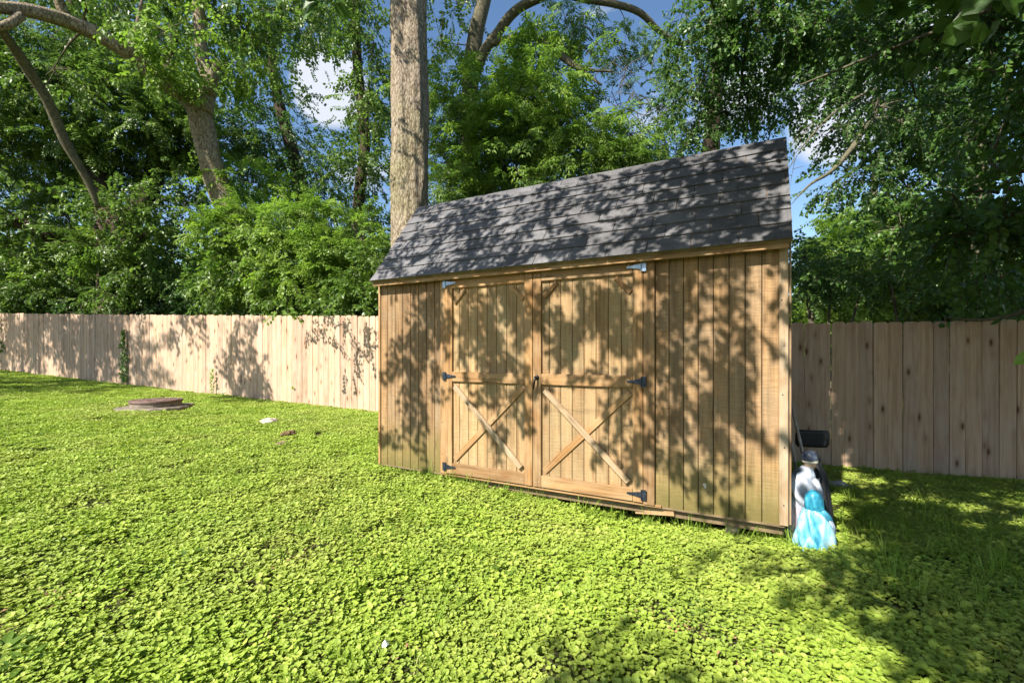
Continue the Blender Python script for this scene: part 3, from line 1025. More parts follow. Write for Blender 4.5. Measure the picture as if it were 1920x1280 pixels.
hedge('leafy_bush', 'green bush behind middle of the right fence', 1720, 8.2, [(1700, 530, (60, 30), 60), (1780, 540, (60, 45), 110), (1660, 480, (40, 35), 50), (1780, 600, (60, 20), 50)], 'midov', .6)
hedge('leafy_bush', 'dark bush behind far right end of fence', 1880, 7.8, [(1860, 570, (60, 45), 150), (1920, 500, (60, 60), 170), (1900, 600, (60, 40), 130)], 'dark', .6)

# distant woods, one mass
wp, wd, ws = [], [], []
for i in range(15000):
    x = rnd.uniform(-62, 58)
    d = rnd.uniform(26, 40)
    top = 5.2 + 4.2 * mnoise.noise(Vector((x * .12, 2, 0))) + 2.5 * mnoise.noise(Vector((x * .4, 5, 0))) + (3.5 if x < -4 else 0)
    z = rnd.uniform(.2, 1) ** .8 * max(2.5, top)
    wp.append((x, d, z))
    wd.append((rnd.uniform(-1, 1), rnd.uniform(-1.4, .6), rnd.uniform(-.6, .5)))
    ws.append(rnd.uniform(1.6, 3.2))
o = instancer('distant_woods', wp, twig_rots(np.array(wd)), ws, TW['midov'])
tag(o, 'far dense green woodland seen between the nearer trees', 'woods')

# ------------------------------------------------------------------ near trees that hang over the yard and throw the shade
def wallp(X, Z):
    return SH0 + RVEC * X + Vector((0, 0, Z - .10))


def roofp(X, s_):
    """s_ 0..1 from eave to the knuckle"""
    return SH0 + RVEC * X + BVEC * (-.13 + .724 * s_) + Vector((0, 0, 1.88 + .93 * s_))


nR = Tree('near_right_tree', 'near tree on the right, leafy boughs hanging into the view from upper right', (4.6, -1.6, gz(4.6, -1.6)))
nR.limb([(4.6, -1.6, -.1, .30), (4.5, -1.5, 1.4, .25), (4.3, -1.2, 3.0, .21), (4.2, -1.0, 5.0, .15), (4.0, -.6, 7.5, .07)], n=24, seg=14)
nR.limb([(4.3, -1.2, 3.0, .13), (3.6, .2, 4.2, .09), (2.9, 1.8, 4.9, .06), (2.3, 3.4, 5.0, .035), (1.9, 4.4, 4.7, .014)], n=22, seg=8, main=False)
nR.limb([(4.3, -1.1, 3.4, .12), (4.6, .8, 4.2, .08), (4.9, 2.6, 4.3, .05), (4.9, 4.0, 3.9, .02)], n=20, seg=8, main=False)
nR.limb([(4.25, -1.0, 4.0, .10), (2.8, -.8, 5.2, .07), (1.2, -.2, 5.6, .04), (.4, .6, 5.4, .02)], n=18, seg=8, main=False)
nR.limb([(4.25, -1.0, 4.0, .11), (3.0, -.7, 5.0, .08), (1.4, -.3, 5.5, .055), (-.4, .2, 5.4, .035), (-2.0, .9, 5.0, .015)], n=24, seg=8, main=False)
nR.limb([(1.4, -.3, 5.5, .04), (.2, .8, 5.3, .03), (-.8, 1.6, 5.4, .012)], n=12, seg=6, main=False)
# where the photograph shows leaf shadows on the front wall: (local x, z, spread, number)
for X, Z, sp, n in ((.30, 1.15, .14, 9), (.55, 1.35, .16, 14), (.70, 1.65, .14, 10), (.45, .95, .14, 7), (.30, .35, .10, 4), (.62, .80, .10, 4),
                    (1.00, 1.5, .16, 12), (1.25, 1.3, .17, 14), (1.45, 1.5, .15, 11), (1.55, 1.1, .14, 9), (1.70, .85, .12, 7), (1.35, .75, .13, 6), (1.2, 1.75, .14, 8),
                    (1.65, 1.7, .12, 8), (2.0, 1.55, .14, 9), (2.25, 1.7, .12, 6), (2.5, 1.35, .14, 10), (2.45, 1.75, .12, 7), (2.6, .95, .12, 7), (2.45, .55, .12, 6),
                    (2.75, 1.25, .12, 9), (2.85, 1.6, .13, 9), (2.95, 1.0, .13, 11), (3.05, 1.35, .12, 9), (3.2, .85, .13, 11), (3.35, .65, .12, 10), (3.3, 1.15, .12, 8), (2.95, .45, .09, 5), (3.3, .30, .07, 3), (3.1, 1.75, .1, 5),
                    (3.45, 1.45, .06, 3)):
    shade_cloud(nR, 'bough', [wallp(X, Z)], 3.2, 4.2, max(2, round(n * .95)), sp * .72, twig=.85)
rt = [roofp(rnd.uniform(0, SHW), rnd.uniform(-.1, 1.05)) for _ in range(400)]
shade_cloud(nR, 'bough', rt, 3.2, 4.4, 250, .05, twig=.85)
rt2 = [roofp(a_, b_) for a_, b_ in ((3.0, .35), (2.7, .2), (2.4, .3), (3.1, .6), (1.5, .3), (1.2, .2), (.9, .8), (2.0, .8), (3.2, .1), (1.0, .1), (1.7, .55), (2.9, .8))]
shade_cloud(nR, 'bough', rt2, 3.2, 4.4, 60, .16, twig=.85)
allp = np.concatenate([a_ for a_, _, _ in nR.pos['bough']])
for k in range(46):
    q = Vector(allp[rnd.randrange(len(allp))])
    nR.small(nR.near(q), q, .006, seg=3)
# foliage of the shaded side of the yard: fence, ground beyond the shed, strip of lawn on the right
tg = []
for i in range(900):
    x = rnd.uniform(2.0, 9.0) if i % 3 else rnd.uniform(1.98, 3.6)
    y = rnd.uniform(.6, 7.2)
    if y > 7.5 - .43 * x: continue
    if any(-.15 < (Vector((x, y, 0)) + SUN * t_ - Vector((SH0.x, SH0.y, 0))).dot(RVEC) < SHW + .1 and -.2 < (Vector((x, y, 0)) + SUN * t_ - Vector((SH0.x, SH0.y, 0))).dot(BVEC) < 2.4 for t_ in (0, .8, 1.6, 2.4, 3.2, 4.0)): continue
    tg.append((x + .1 * rnd.random(), y, gz(x, y)))
for i in range(500):
    x = rnd.uniform(3.1, 7.5)
    tg.append((x, 7.45 - .43 * x, rnd.uniform(-.1, 1.7)))
shade_cloud(nR, 'near', tg, 4.2, 8.5, 2400, .15, twig=1.2, spare=True)
shade_cloud(nR, 'near', [t_ for t_ in tg if t_[1] > 4.5], 5.2, 9.5, 1100, .2, twig=1.2, spare=True)
shade_cloud(nR, 'nearsmall', tg, 5.0, 8.5, 900, .22, spare=True)
# loose ends of the shade on the lawn
for x, y, s_, n in ((.45, 1.75, .16, 12), (.8, 1.72, .1, 8), (1.45, 2.75, .12, 9), (1.2, 2.55, .1, 4), (1.75, 2.3, .12, 8), (1.85, 1.95, .12, 10), (1.9, 2.6, .15, 12)):
    shade_cloud(nR, 'nearsmall', [(x, y, .02)], 4.2, 7, n, s_)
# the hanging leaves in view, upper right
for px, py, d, r_, c, k in ((1340, 20, 6.4, (80, 50), 44, 'nearsmall'), (1380, 110, 6.6, (80, 50), 50, 'nearsmall'), (1320, 150, 7.0, (40, 40), 26, 'nearsmall'), (1440, 40, 6.2, (80, 60), 44, 'near'), (1430, 190, 7.0, (60, 35), 34, 'nearsmall'),
                            (1360, 215, 7.2, (50, 26), 26, 'nearsmall'), (1300, 240, 7.2, (40, 20), 14, 'nearsmall'), (1560, 40, 6, (90, 50), 40, 'near'), (1660, 90, 5.6, (90, 60), 40, 'nearsmall'), (1760, 50, 5.2, (100, 60), 34, 'near'), (1880, 60, 4.8, (80, 70), 30, 'near'),
                            (1850, 230, 4.6, (70, 60), 20, 'near'), (1900, 330, 4.0, (70, 50), 16, 'near'), (1790, 370, 4.6, (60, 35), 16, 'near'), (1740, 200, 6, (60, 60), 30, 'nearsmall'), (1650, 200, 7, (60, 40), 26, 'nearsmall'), (1870, 520, 5.2, (50, 36), 22, 'nearsmall'), (1900, 120, 5, (60, 60), 26, 'nearsmall'), (1880, 410, 4.0, (70, 26), 22, 'near'), (1800, 440, 4.2, (60, 22), 16, 'near'),
                            (1720, 430, 5.4, (60, 30), 16, 'nearsmall'), (1830, 505, 4.8, (60, 20), 9, 'near'), (1910, 190, 4, 50, 12, 'near')):
    pb(nR, px, py, d, r_, int(c * (2.3 if px < 1600 else 1.7)), k, clumps=9, twig=.85, droop=.6)
nR.plimb([(1990, 560, 3.4, 10), (1900, 590, 3.7, 4), (1830, 600, 3.9, 3), (1770, 640 - 45, 4.1, 1.5)], n=12, seg=6, main=False)
nR.plimb([(1960, -60, 3.6, 8), (1850, 20, 4.4, 4.5), (1700, 80, 5, 3), (1500, 160, 5.6, 1.5)], n=16, seg=6, main=False)
nR.plimb([(1420, -60, 6.4, 5), (1405, 40, 6.6, 3.5), (1395, 110, 6.7, 2.5), (1385, 200, 6.8, 1.2)], n=14, seg=6, main=False)
for c_, r_, n in (((4.2, -1, 7.4), 1.8, 320), ((6, -1.5, 6.5), 1.8, 280), ((3.5, -3.5, 6.8), 1.9, 280), ((5.2, 1.6, 5.6), 1.5, 420), ((7.2, 2.0, 5.8), 1.7, 420), ((6.6, 4.2, 7.6), 1.6, 420), ((4.4, 3.6, 7.0), 1.3, 320), ((8.6, 4.0, 7.6), 1.8, 400), ((3.3, .9, 4.8), 1.0, 260), ((5.4, 3.1, 5.7), 1.2, 420), ((7.0, 1.0, 4.6), 1.4, 420)):
    nR.blob(c_, r_, n, 'midov', clumps=14)  # unseen crown masses, most added overhead to block skylight on the right fence
nR.build()

# ---- tree out of frame left whose crown shades the far left of the fence
nF = Tree('left_yard_tree', 'tree standing in the yard beyond the left edge, shading the fence', (-17.5, 5.0, .7))
nF.limb([(-17.5, 5.0, .5, .4), (-17.4, 5.1, 2.5, .33), (-17.2, 5.2, 5, .25), (-17, 5.4, 8, .12)], n=20, seg=14)


for px, py, s_, n in ((20, 620, .4, 60), (60, 650, .35, 55), (100, 610, .35, 60), (130, 630, .3, 45), (160, 620, .3, 50), (180, 660, .3, 50), (210, 620, .25, 36), (40, 690, .25, 25), (160, 690, .2, 22), (60, 600, .4, 60), (0, 650, .3, 30), (190, 600, .3, 50), (235, 610, .2, 14), (145, 660, .15, 14)):
    shade_cloud(nF, 'midov', [fencep(px, py)], 6.5, 10, n, s_ * .8)
for px, py, s_, n in ((330, 600, .12, 7), (360, 600, .12, 6), (450, 610, .16, 10), (465, 650, .15, 9), (430, 700, .16, 12), (480, 690, .18, 16), (470, 730, .16, 12), (500, 740, .14, 6), (260, 640, .14, 5)):
    shade_cloud(nF, 'midov', [fencep(px, py)], 4.5, 7.5, n, s_)
for c_, r_, n in (((-17, 5.4, 8), 2.4, 500), ((-19, 4, 7), 2.0, 300)):
    nF.blob(c_, r_, n, 'midov', clumps=14)
allp = np.concatenate([a_ for a_, _, _ in nF.pos['midov']])
for k in range(40):
    q = Vector(allp[rnd.randrange(len(allp) - 800)])
    nF.small(nF.near(q), q, .012, seg=4)
nF.build()

# ------------------------------------------------------------------ ground
gv, gf = [], []
xs = [-120, -80, -50, -30] + [x * .35 - 20 for x in range(92)] + [18, 30, 50, 80, 120]
ys = [-60, -30, -15, -6] + [y * .35 - 3 for y in range(62)] + [22, 30, 45, 80, 140, 250]
for y in ys:
    for x in xs:
        gv.append((x, y, gz(x, y) - (0 if y < 60 else .5)))
nx = len(xs)
for j in range(len(ys) - 1):
    for i in range(nx - 1):
        gf.append((j * nx + i, j * nx + i + 1, (j + 1) * nx + i + 1, (j + 1) * nx + i))
g = add('ground', mesh_from('ground', gv, gf, M['soil'], True))
tag(g, 'earth under the creeping ground cover of the yard', kind='structure')


# patches of round creeping leaves
AZ_XY = math.atan2(SUN.y, SUN.x)


def ivy_patch(seed, mat, n=46, R=.15, lsz=.03):
    r = random.Random(seed)
    V, Fc = [], []
    for i in range(n):
        rr = R * math.sqrt(r.random())
        th = r.uniform(0, 6.283)
        cx, cy = rr * math.cos(th), rr * math.sin(th)
        s_ = lsz * r.choice((.5, .7, .8, .9, 1.0, 1.1, 1.3)) * r.uniform(.85, 1.1)
        h_ = .010 + .026 * r.random() + s_ * .25
        tilt = abs(r.gauss(.30, .28))
        ta = AZ_XY + r.gauss(0, 1.1)
        nrm = Vector((math.sin(tilt) * math.cos(ta), math.sin(tilt) * math.sin(ta), math.cos(tilt)))
        a = nrm.orthogonal().normalized()
        b_ = nrm.cross(a)
        rot = r.uniform(0, 6.283)
        c = Vector((cx, cy, h_))
        b0 = len(V)
        V.append(c - nrm * s_ * .14)
        K = 8
        for k in range(K):
            t_ = rot + k / K * 6.283
            q = s_ * .5 * (1.0 if k else .45) * r.uniform(.92, 1.08)
            V.append(c + a * math.cos(t_) * q + b_ * math.sin(t_) * q + nrm * r.uniform(-.04, .04) * s_)
        for k in range(K):
            Fc.append((b0, b0 + 1 + k, b0 + 1 + (k + 1) % K))
    return mesh_from('leaf_patch', V, Fc, mat)


def grass_tuft(seed, n=16, H=.09, mat=None):
    r = random.Random(seed)
    V, Fc = [], []
    for i in range(n):
        bx, by = r.gauss(0, .018), r.gauss(0, .018)
        th = r.uniform(0, 6.283)
        h_ = H * r.uniform(.5, 1.2)
        lean = h_ * r.uniform(.15, .8)
        dx, dy = math.cos(th), math.sin(th)
        w_ = r.uniform(.0012, .0024)
        b0 = len(V)
        V += [Vector((bx - dy * w_, by + dx * w_, 0)), Vector((bx + dy * w_, by - dx * w_, 0)),
              Vector((bx + dx * lean * .4 - dy * w_ * .8, by + dy * lean * .4 + dx * w_ * .8, h_ * .65)), Vector((bx + dx * lean * .4 + dy * w_ * .8, by + dy * lean * .4 - dx * w_ * .8, h_ * .65)),
              Vector((bx + dx * lean, by + dy * lean, h_ * .95))]
        Fc += [(b0, b0 + 1, b0 + 3, b0 + 2), (b0 + 2, b0 + 3, b0 + 4)]
    return mesh_from('grass_tuft', V, Fc, mat or M['grass'])


IV = source_collection('ivy_patches', [ivy_patch(i, M['ivy'], 120, .15, .0215) for i in range(6)])
IV2 = source_collection('ivy_patches_big', [ivy_patch(20 + i, M['ivy'], 34, .13, .031) for i in range(4)])
IV3 = source_collection('ivy_patches_small', [ivy_patch(40 + i, M['ivy_dull'], 80, .15, .018) for i in range(4)])
GR = source_collection('grass_tufts', [grass_tuft(i, 16, .085) for i in range(4)])

PAD = Vector((-6.28, 8.0, 0))
STONE = Vector((-3.72, 6.95, 0))
BARE = [((1.05, 1.80), .26, .10, -.45), ((.75, 2.05), .18, .07, -.45), ((1.55, 2.38), .12, .06, 0), ((-2.1, 2.1), .16, .07, .3), ((-1.2, 2.6), .12, .06, .3), ((-2.6, 4.2), .2, .08, .1), ((3.0, 4.6), .9, .28, -.4), ((2.6, 3.9), .35, .35, -.4), ((-.45, 1.85), .12, .05, .2)]


def bare(x, y):
    f_ = 0
    for (cx, cy), a, b_, r_ in BARE:
        dx, dy = x - cx, y - cy
        u = dx * math.cos(r_) + dy * math.sin(r_)
        v_ = -dx * math.sin(r_) + dy * math.cos(r_)
        f_ = max(f_, math.exp(-((u / a) ** 2 + (v_ / b_) ** 2)))
    return f_


def in_shed(x, y, m_=0.0):
    q = Vector((x, y, 0)) - Vector((SH0.x, SH0.y, 0))
    a, b_ = q.dot(RVEC), q.dot(BVEC)
    return -m_ < a < SHW + m_ and .12 - m_ < b_ < 2.3


def scatter(n, xr, yr, keep):
    out = []
    for _ in range(n):
        x, y = rnd.uniform(*xr), rnd.uniform(*yr)
        if abs(x) > 1.22 * y + 1.2: continue
        if y > 7.75 - .43 * x: continue
        if in_shed(x, y): continue
        k = keep(x, y)
        if rnd.random() < k: out.append((x, y))
    return out


def scatter_obj(name, label, cat, pts, coll, nvar, s0, s1, tilt=.06):
    pos = [(x, y, gz(x, y)) for x, y in pts]
    n = len(pos)
    rot = np.stack([rng.normal(0, tilt, n), rng.normal(0, tilt, n), rng.normal(0, .45, n)], 1)
    o = instancer(name, pos, rot, rng.uniform(s0, s1, n), coll, nvar=nvar)
    tag(o, label, cat)
    return o


def nz(x, y, s_, k): return mnoise.noise(Vector((x * s_, y * s_, k)))


def padout(x, y):
    return ((x - PAD.x) / .62) ** 2 + ((y - PAD.y) / .60) ** 2 > 1 and ((x - STONE.x) / .16) ** 2 + ((y - STONE.y) / .10) ** 2 > 1


pts = scatter(36000, (-19, 9), (.9, 15.5), lambda x, y: (0 if not padout(x, y) else 1) * max(0.0, min(1, 1.05 + .45 * nz(x, y, 1.3, 1) - 1.25 * bare(x, y))) * (1 if y < 9 or x < 0 else .8))
scatter_obj('ground_cover', 'bright green carpet of round creeping leaves over the whole yard', 'ground cover', pts, IV, 6, .8, 1.15)
pts = scatter(9000, (-19, 9), (.9, 8), lambda x, y: (0 if not padout(x, y) else 1) * max(0, min(1, .30 + 1.3 * nz(x, y, 1.7, 5) + (.35 if x > 1.2 else -.2) - 1.3 * bare(x, y))))
scatter_obj('ground_cover', 'clusters of larger round leaves standing above the low carpet, mostly on the right', 'ground cover', pts, IV2, 4, .7, 1.1)
pts = scatter(12000, (-19, 9), (.9, 12), lambda x, y: (0 if not padout(x, y) else 1) * max(0, min(1, .25 + 1.5 * nz(x, y, 1.1, 11) + .5 * bare(x, y))))
scatter_obj('ground_cover', 'duller tiny leaves in thin patches of the yellowish lawn', 'ground cover', pts, IV3, 4, .8, 1.1)
pts = scatter(22000, (-19, 9), (.9, 12), lambda x, y: (0 if not padout(x, y) else 1) * max(0, min(1, -.0 + 1.1 * nz(x, y, .8, 21) + (.16 if x > 2.0 else 0) + .35 * bare(x, y))))
scatter_obj('grass', 'thin grass blades poking through the creeping leaves', 'grass', pts, GR, 4, .6, 1.3, .2)
IV4 = source_collection('weed_patches', [ivy_patch(80 + i, M['leaf_mid'], 26, .11, .028) for i in range(4)])
pts = scatter(5200, (-19, 9), (.9, 10), lambda x, y: (0 if not padout(x, y) else 1) * max(0, min(1, -.12 + 1.1 * nz(x, y, 2.2, 31) + (.25 if x > 2 else 0))))
scatter_obj('ground_cover', 'darker green weeds in small clumps among the pale leaves', 'ground cover', pts, IV4, 4, .7, 1.2)
# taller grass along the shed front and in the shade
pts = []
for _ in range(90):
    X = rnd.uniform(.3, SHW + .2)
    q = SH0 + RVEC * X - BVEC * rnd.uniform(-.02, .10)
    pts.append((q.x, q.y))
for _ in range(260):
    x, y = rnd.gauss(2.9, .7), rnd.gauss(3.1, .8)
    if in_shed(x, y, .1): continue
    pts.append((x, y))
GR2 = source_collection('tall_grass_tufts', [grass_tuft(60 + i, 12, .17) for i in range(4)])
scatter_obj('grass', 'longer grass growing along the shed foot and in the shade beside it', 'grass', pts, GR2, 4, .5, 1.1, .2)

# dead leaves and straw
dl = Geo()
for i in range(300):
    for _ in range(20):
        if rnd.random() < .7:
            (cx, cy), a, b_, r_ = rnd.choice(BARE)
            u, v_ = rnd.gauss(0, a * .7), rnd.gauss(0, b_ * .8)
            x, y = cx + u * math.cos(r_) - v_ * math.sin(r_), cy + u * math.sin(r_) + v_ * math.cos(r_)
        else:
            x, y = rnd.uniform(-8, 5), rnd.uniform(1.5, 8)
            if rnd.random() < .8: continue
        if not in_shed(x, y) and y < 7.3 - .43 * x: break
    else:
        continue
    th = rnd.uniform(0, 6.28)
    s_ = rnd.uniform(.006, .018)
    d = Vector((math.cos(th), math.sin(th), rnd.uniform(-.2, .3)))
    add_leaf(dl.v, dl.f, Vector((x, y, gz(x, y) + rnd.uniform(.012, .05))), d, Vector((rnd.uniform(-.5, .5), rnd.uniform(-.5, .5), 1)), s_ * 1.6, s_ * rnd.choice((.25, .7, .9)), 'ovate', .3)
o = add('leaf_litter', dl.mesh('leaf_litter', M['dead_leaf']))
tag(o, 'dry brown leaves and straw scattered over bare spots of the lawn', 'litter', kind='stuff')

# broad weeds at the lower left
for k, (x, y, n, s_, lab) in enumerate(((-1.93, 1.72, 9, .085, 'broad leaved weed at the lower left corner of the lawn'), (-1.78, 1.66, 7, .07, 'second broad leaved weed just right of the corner one'), (-5.6, 6.35, 12, .06, 'dark weed clump in the lawn in front of the round concrete pad'))):
    gw = Geo()
    for i in range(n):
        th = i / n * 6.28 + rnd.uniform(-.3, .3)
        d = Vector((math.cos(th), math.sin(th), rnd.uniform(.25, .8)))
        add_leaf(gw.v, gw.f, Vector((0, 0, .02)) + d * .015, d, Vector((0, 0, 1)), s_ * rnd.uniform(.8, 1.3), s_ * .42, 'ovate', .35)
    w_ = add('broad_leaf_weed', gw.mesh('weed', M['leaf_mid']), None, (x, y, gz(x, y)))
    tag(w_, lab, 'weed')

# ------------------------------------------------------------------ concrete pad with round lid
pr = empty('access_riser', (PAD.x, PAD.y, gz(PAD.x, PAD.y)))
tag(pr, 'round low access riser with dark lid on rough concrete pad in lawn', 'manhole')


def disc_mesh(name, R, z0, z1, mat, n=40, wob=0.0, seed=0, sx=1, sy=1, bev=.01):
    V, Fc = [], []
    prof = [(1.0, z0), (1.0, z1 - bev), (1 - bev / R, z1)]
    for (k, z) in prof:
        for i in range(n):
            th = 2 * math.pi * i / n
            w_ = 1 + wob * mnoise.noise(Vector((math.cos(th) * 1.4 + seed, math.sin(th) * 1.4, 0))) + wob * .5 * mnoise.noise(Vector((math.cos(th) * 4 + seed, math.sin(th) * 4, 3)))
            V.append((R * k * w_ * math.cos(th) * sx, R * k * w_ * math.sin(th) * sy, z))
    for j in range(len(prof) - 1):
        for i in range(n):
            i2 = (i + 1) % n
            Fc.append((j * n + i, j * n + i2, (j + 1) * n + i2, (j + 1) * n + i))
    Fc.append(tuple((len(prof) - 1) * n + i for i in range(n)))
    Fc.append(tuple(reversed(range(n))))
    return mesh_from(name, V, Fc, mat)


add('pad', disc_mesh('pad', .57, -.05, .06, M['concrete'], 48, .22, 3, 1, .95, .02), pr)
add('riser', disc_mesh('riser', .365, .02, .135, M['concrete'], 48, .02, 5), pr, (.03, 0, 0))
ld = add('lid', disc_mesh('lid', .385, 0, .035, M['lid'], 48, .01, 7, bev=.008), pr, (.03, 0, .136))
ls = Geo()
for i in range(10):
    th = i / 10 * 6.283
    a = Vector((math.cos(th), math.sin(th), 0))
    ls.tube([a * .08, a * .34], [.006, .006], 4)
for rr in (.2, .33):
    ls.tube([Vector((math.cos(t_ / 24 * 6.283) * rr, math.sin(t_ / 24 * 6.283) * rr, 0)) for t_ in range(25)], [.005] * 25, 4, cap=False)
add('lid_rib', ls.mesh('lid_rib', M['lid']), ld, (0, 0, .036))


def rock(name, label, cat, loc, r3, mat, seed, rough=.35):
    bm = bmesh.new()
    bmesh.ops.create_icosphere(bm, subdivisions=3, radius=1)
    for v in bm.verts:
        k = 1 + rough * mnoise.noise(v.co * 1.4 + Vector((seed, 0, 0))) + rough * .4 * mnoise.noise(v.co * 4 + Vector((seed, 5, 0)))
        v.co = Vector((v.co.x * r3[0], v.co.y * r3[1], v.co.z * r3[2])) * k
    me = bpy.data.meshes.new(name)
    bm.to_mesh(me)
    bm.free()
    me.materials.append(mat)
    o = add(name, me, None, loc, (0, 0, seed))
    tag(o, label, cat)
    return o


rock('pale_stone', 'flat pale stone lying in lawn between the round lid and shed', 'stone', (STONE.x, STONE.y, gz(STONE.x, STONE.y) + .045), (.13, .09, .045), M['stone'], 1.0)
rock('soil_clod', 'small brown crumbly soil clod in the lawn near the shed', 'clod', (-2.95, 6.02, gz(-2.95, 6) + .045), (.10, .06, .045), simple_mat('clod_soil', (.16, .10, .05), 1, nscale=40, namt=.6, bumpv=.8), 4.2, .7)
rock('soil_clod', 'grey brown mound of soil in lawn in front of the larger clod', 'clod', (-2.75, 5.45, gz(-2.75, 5.45) + .03), (.07, .05, .03), simple_mat('mound_soil', (.24, .17, .11), 1, nscale=40, namt=.5, bumpv=.8), 7.2, .6)
# scrap of white paper on the lawn
sc_ = Geo()
sc_.v = [Vector(q) for q in ((0, 0, .03), (.02, -.004, .05), (.026, .012, .045), (.01, .022, .06), (-.008, .014, .04), (.008, .008, .066))]
sc_.f = [(0, 1, 5), (1, 2, 5), (2, 3, 5), (3, 4, 5), (4, 0, 5)]
o = add('paper_scrap', sc_.mesh('paper_scrap', simple_mat('white_paper', (.75, .74, .72), .8, bumpv=0)), None, (-.53, 1.86, gz(-.53, 1.86)))
tag(o, 'tiny crumpled white scrap lying among the nearest lawn leaves', 'litter')

# ------------------------------------------------------------------ fence
FB = [(-26, 1.05), (-16.25, .69), (-9.98, .411), (-5.84, .249), (-2.61, .123), (3.6, -.193), (5.65, -.21), (9, -.24)]
fence = empty('picket_fence', (0, 7.45, 0))
tag(fence, 'long pale pine privacy fence of dog ear pickets running behind the shed', 'fence')


def picket_mesh(h, w, c, seed):
    V, Fc = [], []

    def prof(i):
        return [(-w / 2 + i, 0), (w / 2 - i, 0), (w / 2 - i, h - c), (w / 2 - c * .35 - i * .7, h - c * .35), (w / 2 - c, h - i), (-w / 2 + c, h - i), (-w / 2 + c * .35 + i * .7, h - c * .35), (-w / 2 + i, h - c)]
    n = 8
    for y, i in ((0, .0035), (.004, 0), (.016, 0)):
        V += [(x, y, z) for x, z in prof(i)]
    Fc.append(tuple(range(n)))
    Fc.append(tuple(reversed(range(2 * n, 3 * n))))
    for k in range(2):
        for i in range(n):
            j = (i + 1) % n
            Fc.append((k * n + i, (k + 1) * n + i, (k + 1) * n + j, k * n + j))
    return mesh_from('picket', V, Fc, M['fence'])


PK = [picket_mesh(1.83, .1415 - .0005 * k, .028, k) for k in range(4)]
fang = math.atan2(-.43, 1)
fdir = Vector((math.cos(fang), math.sin(fang), 0))
x = -22.0
cnt = 0
while x < 8.6:
    y = 7.45 - .43 * x
    bz = lerp_table(x, FB)
    o = add('picket', PK[cnt % 4], fence, (x, y - 7.45 + rnd.uniform(-.004, .003), bz + rnd.uniform(-.012, .012)), (rnd.uniform(-.004, .004), rnd.uniform(-.003, .003), fang + rnd.uniform(-.012, .012)))
    step = .1425 + rnd.uniform(0, .0018)
    x += step * fdir.x
    cnt += 1
sect = -22.0
while sect < 8.5:
    x0, x1 = sect, sect + 2.4 * fdir.x
    z0, z1 = lerp_table(x0, FB), lerp_table(x1, FB)
    for hz in (.25, .95, 1.6):
        L_ = Vector((x1 - x0, -.43 * (x1 - x0), z1 - z0))
        me = board_mesh(.085, .038, L_.length - .004, M['fence_rail'], 0)
        o = add('rail', me, fence, (x0, -.43 * x0, z0 + hz))
        o.location += Vector((-math.sin(fang), math.cos(fang), 0)) * .04
        o.rotation_mode = 'QUATERNION'
        o.rotation_quaternion = L_.to_track_quat('Z', 'X')
    pm = board_mesh(.09, .09, 1.95, M['fence_rail'], .003)
    o = add('post', pm, fence, (x0, -.43 * x0, z0 - .2), (0, 0, fang))
    o.location += Vector((-math.sin(fang), math.cos(fang), 0)) * .13
    sect = x1


# vines on the fence
def vine(name, label, px, y0, y1, n, lf, key, spread):
    a, b_ = fencep(px, y1), fencep(px, y0)
    root = empty(name, (a.x, a.y, a.z))
    tag(root, label, 'vine')
    g_ = Geo()
    H = b_.z - a.z
    off = Vector((0, -.03, 0))
    pts_ = [Vector((rnd.uniform(-.02, .02), -.02, H * i / 8)) for i in range(9)]
    g_.tube(pts_, [.006 * (1 - .06 * i) for i in range(9)], 5)
    add('stem', g_.mesh('stem', M['branch_bark']), root)
    g2 = Geo()
    for i in range(n):
        t_ = rnd.random()
        w_ = spread * (math.sin(math.pi * min(1, t_ * 1.0 + .15)) ** .6)
        q = Vector((rnd.gauss(0, w_ * .5), -.03 - rnd.random() * .05, H * t_))
        d = Vector((rnd.uniform(-1, 1), -.4, rnd.uniform(-1.2, .2)))
        add_leaf(g2.v, g2.f, q, d, Vector((rnd.uniform(-.4, .4), -1, .5)), lf * rnd.uniform(.6, 1.2), lf * .75, 'ovate', .2)
    o_ = add('foliage', g2.mesh('foliage', M[key]), root)
    o_['kind'] = 'stuff'


vine('climbing_vine', 'dark green climbing vine on the fence at the left, beyond the round lid', 237, 618, 715, 240, .07, 'leaf_mid', .10)
vine('climbing_vine', 'thin yellowish vine strand climbing the fence right of the leafy vine', 403, 690, 750, 60, .05, 'leaf_bright', .06)
vine('climbing_vine', 'tiny sprig of weed against the fence foot in dappled shade', 423, 735, 752, 24, .05, 'leaf_mid', .05)
lf_ = Geo()
add_leaf(lf_.v, lf_.f, Vector((0, 0, 0)), Vector((.4, -.2, -1)), Vector((0, -1, 0)), .09, .05, 'ovate', .2)
o = add('stuck_leaf', lf_.mesh('stuck_leaf', M['leaf_bright']), None, fencep(550, 723) + Vector((0, -.02, 0)))
tag(o, 'single yellow green leaf caught on the sunlit fence pickets', 'leaf')

# ------------------------------------------------------------------ shed
SZ = .10       # bottom of the siding
shed = empty('storage_shed', (SH0.x, SH0.y, 0), math.atan2(-.4716, .882))
tag(shed, 'brown wooden barn style shed with crossed double doors and dark shingle roof', 'shed')
EAVE_Y, EAVE_Z = -.13, 1.985
RUN, RISE = .724, .93
DEP = 2.3
TOPW = EAVE_Z + .13 * RISE / RUN - .02


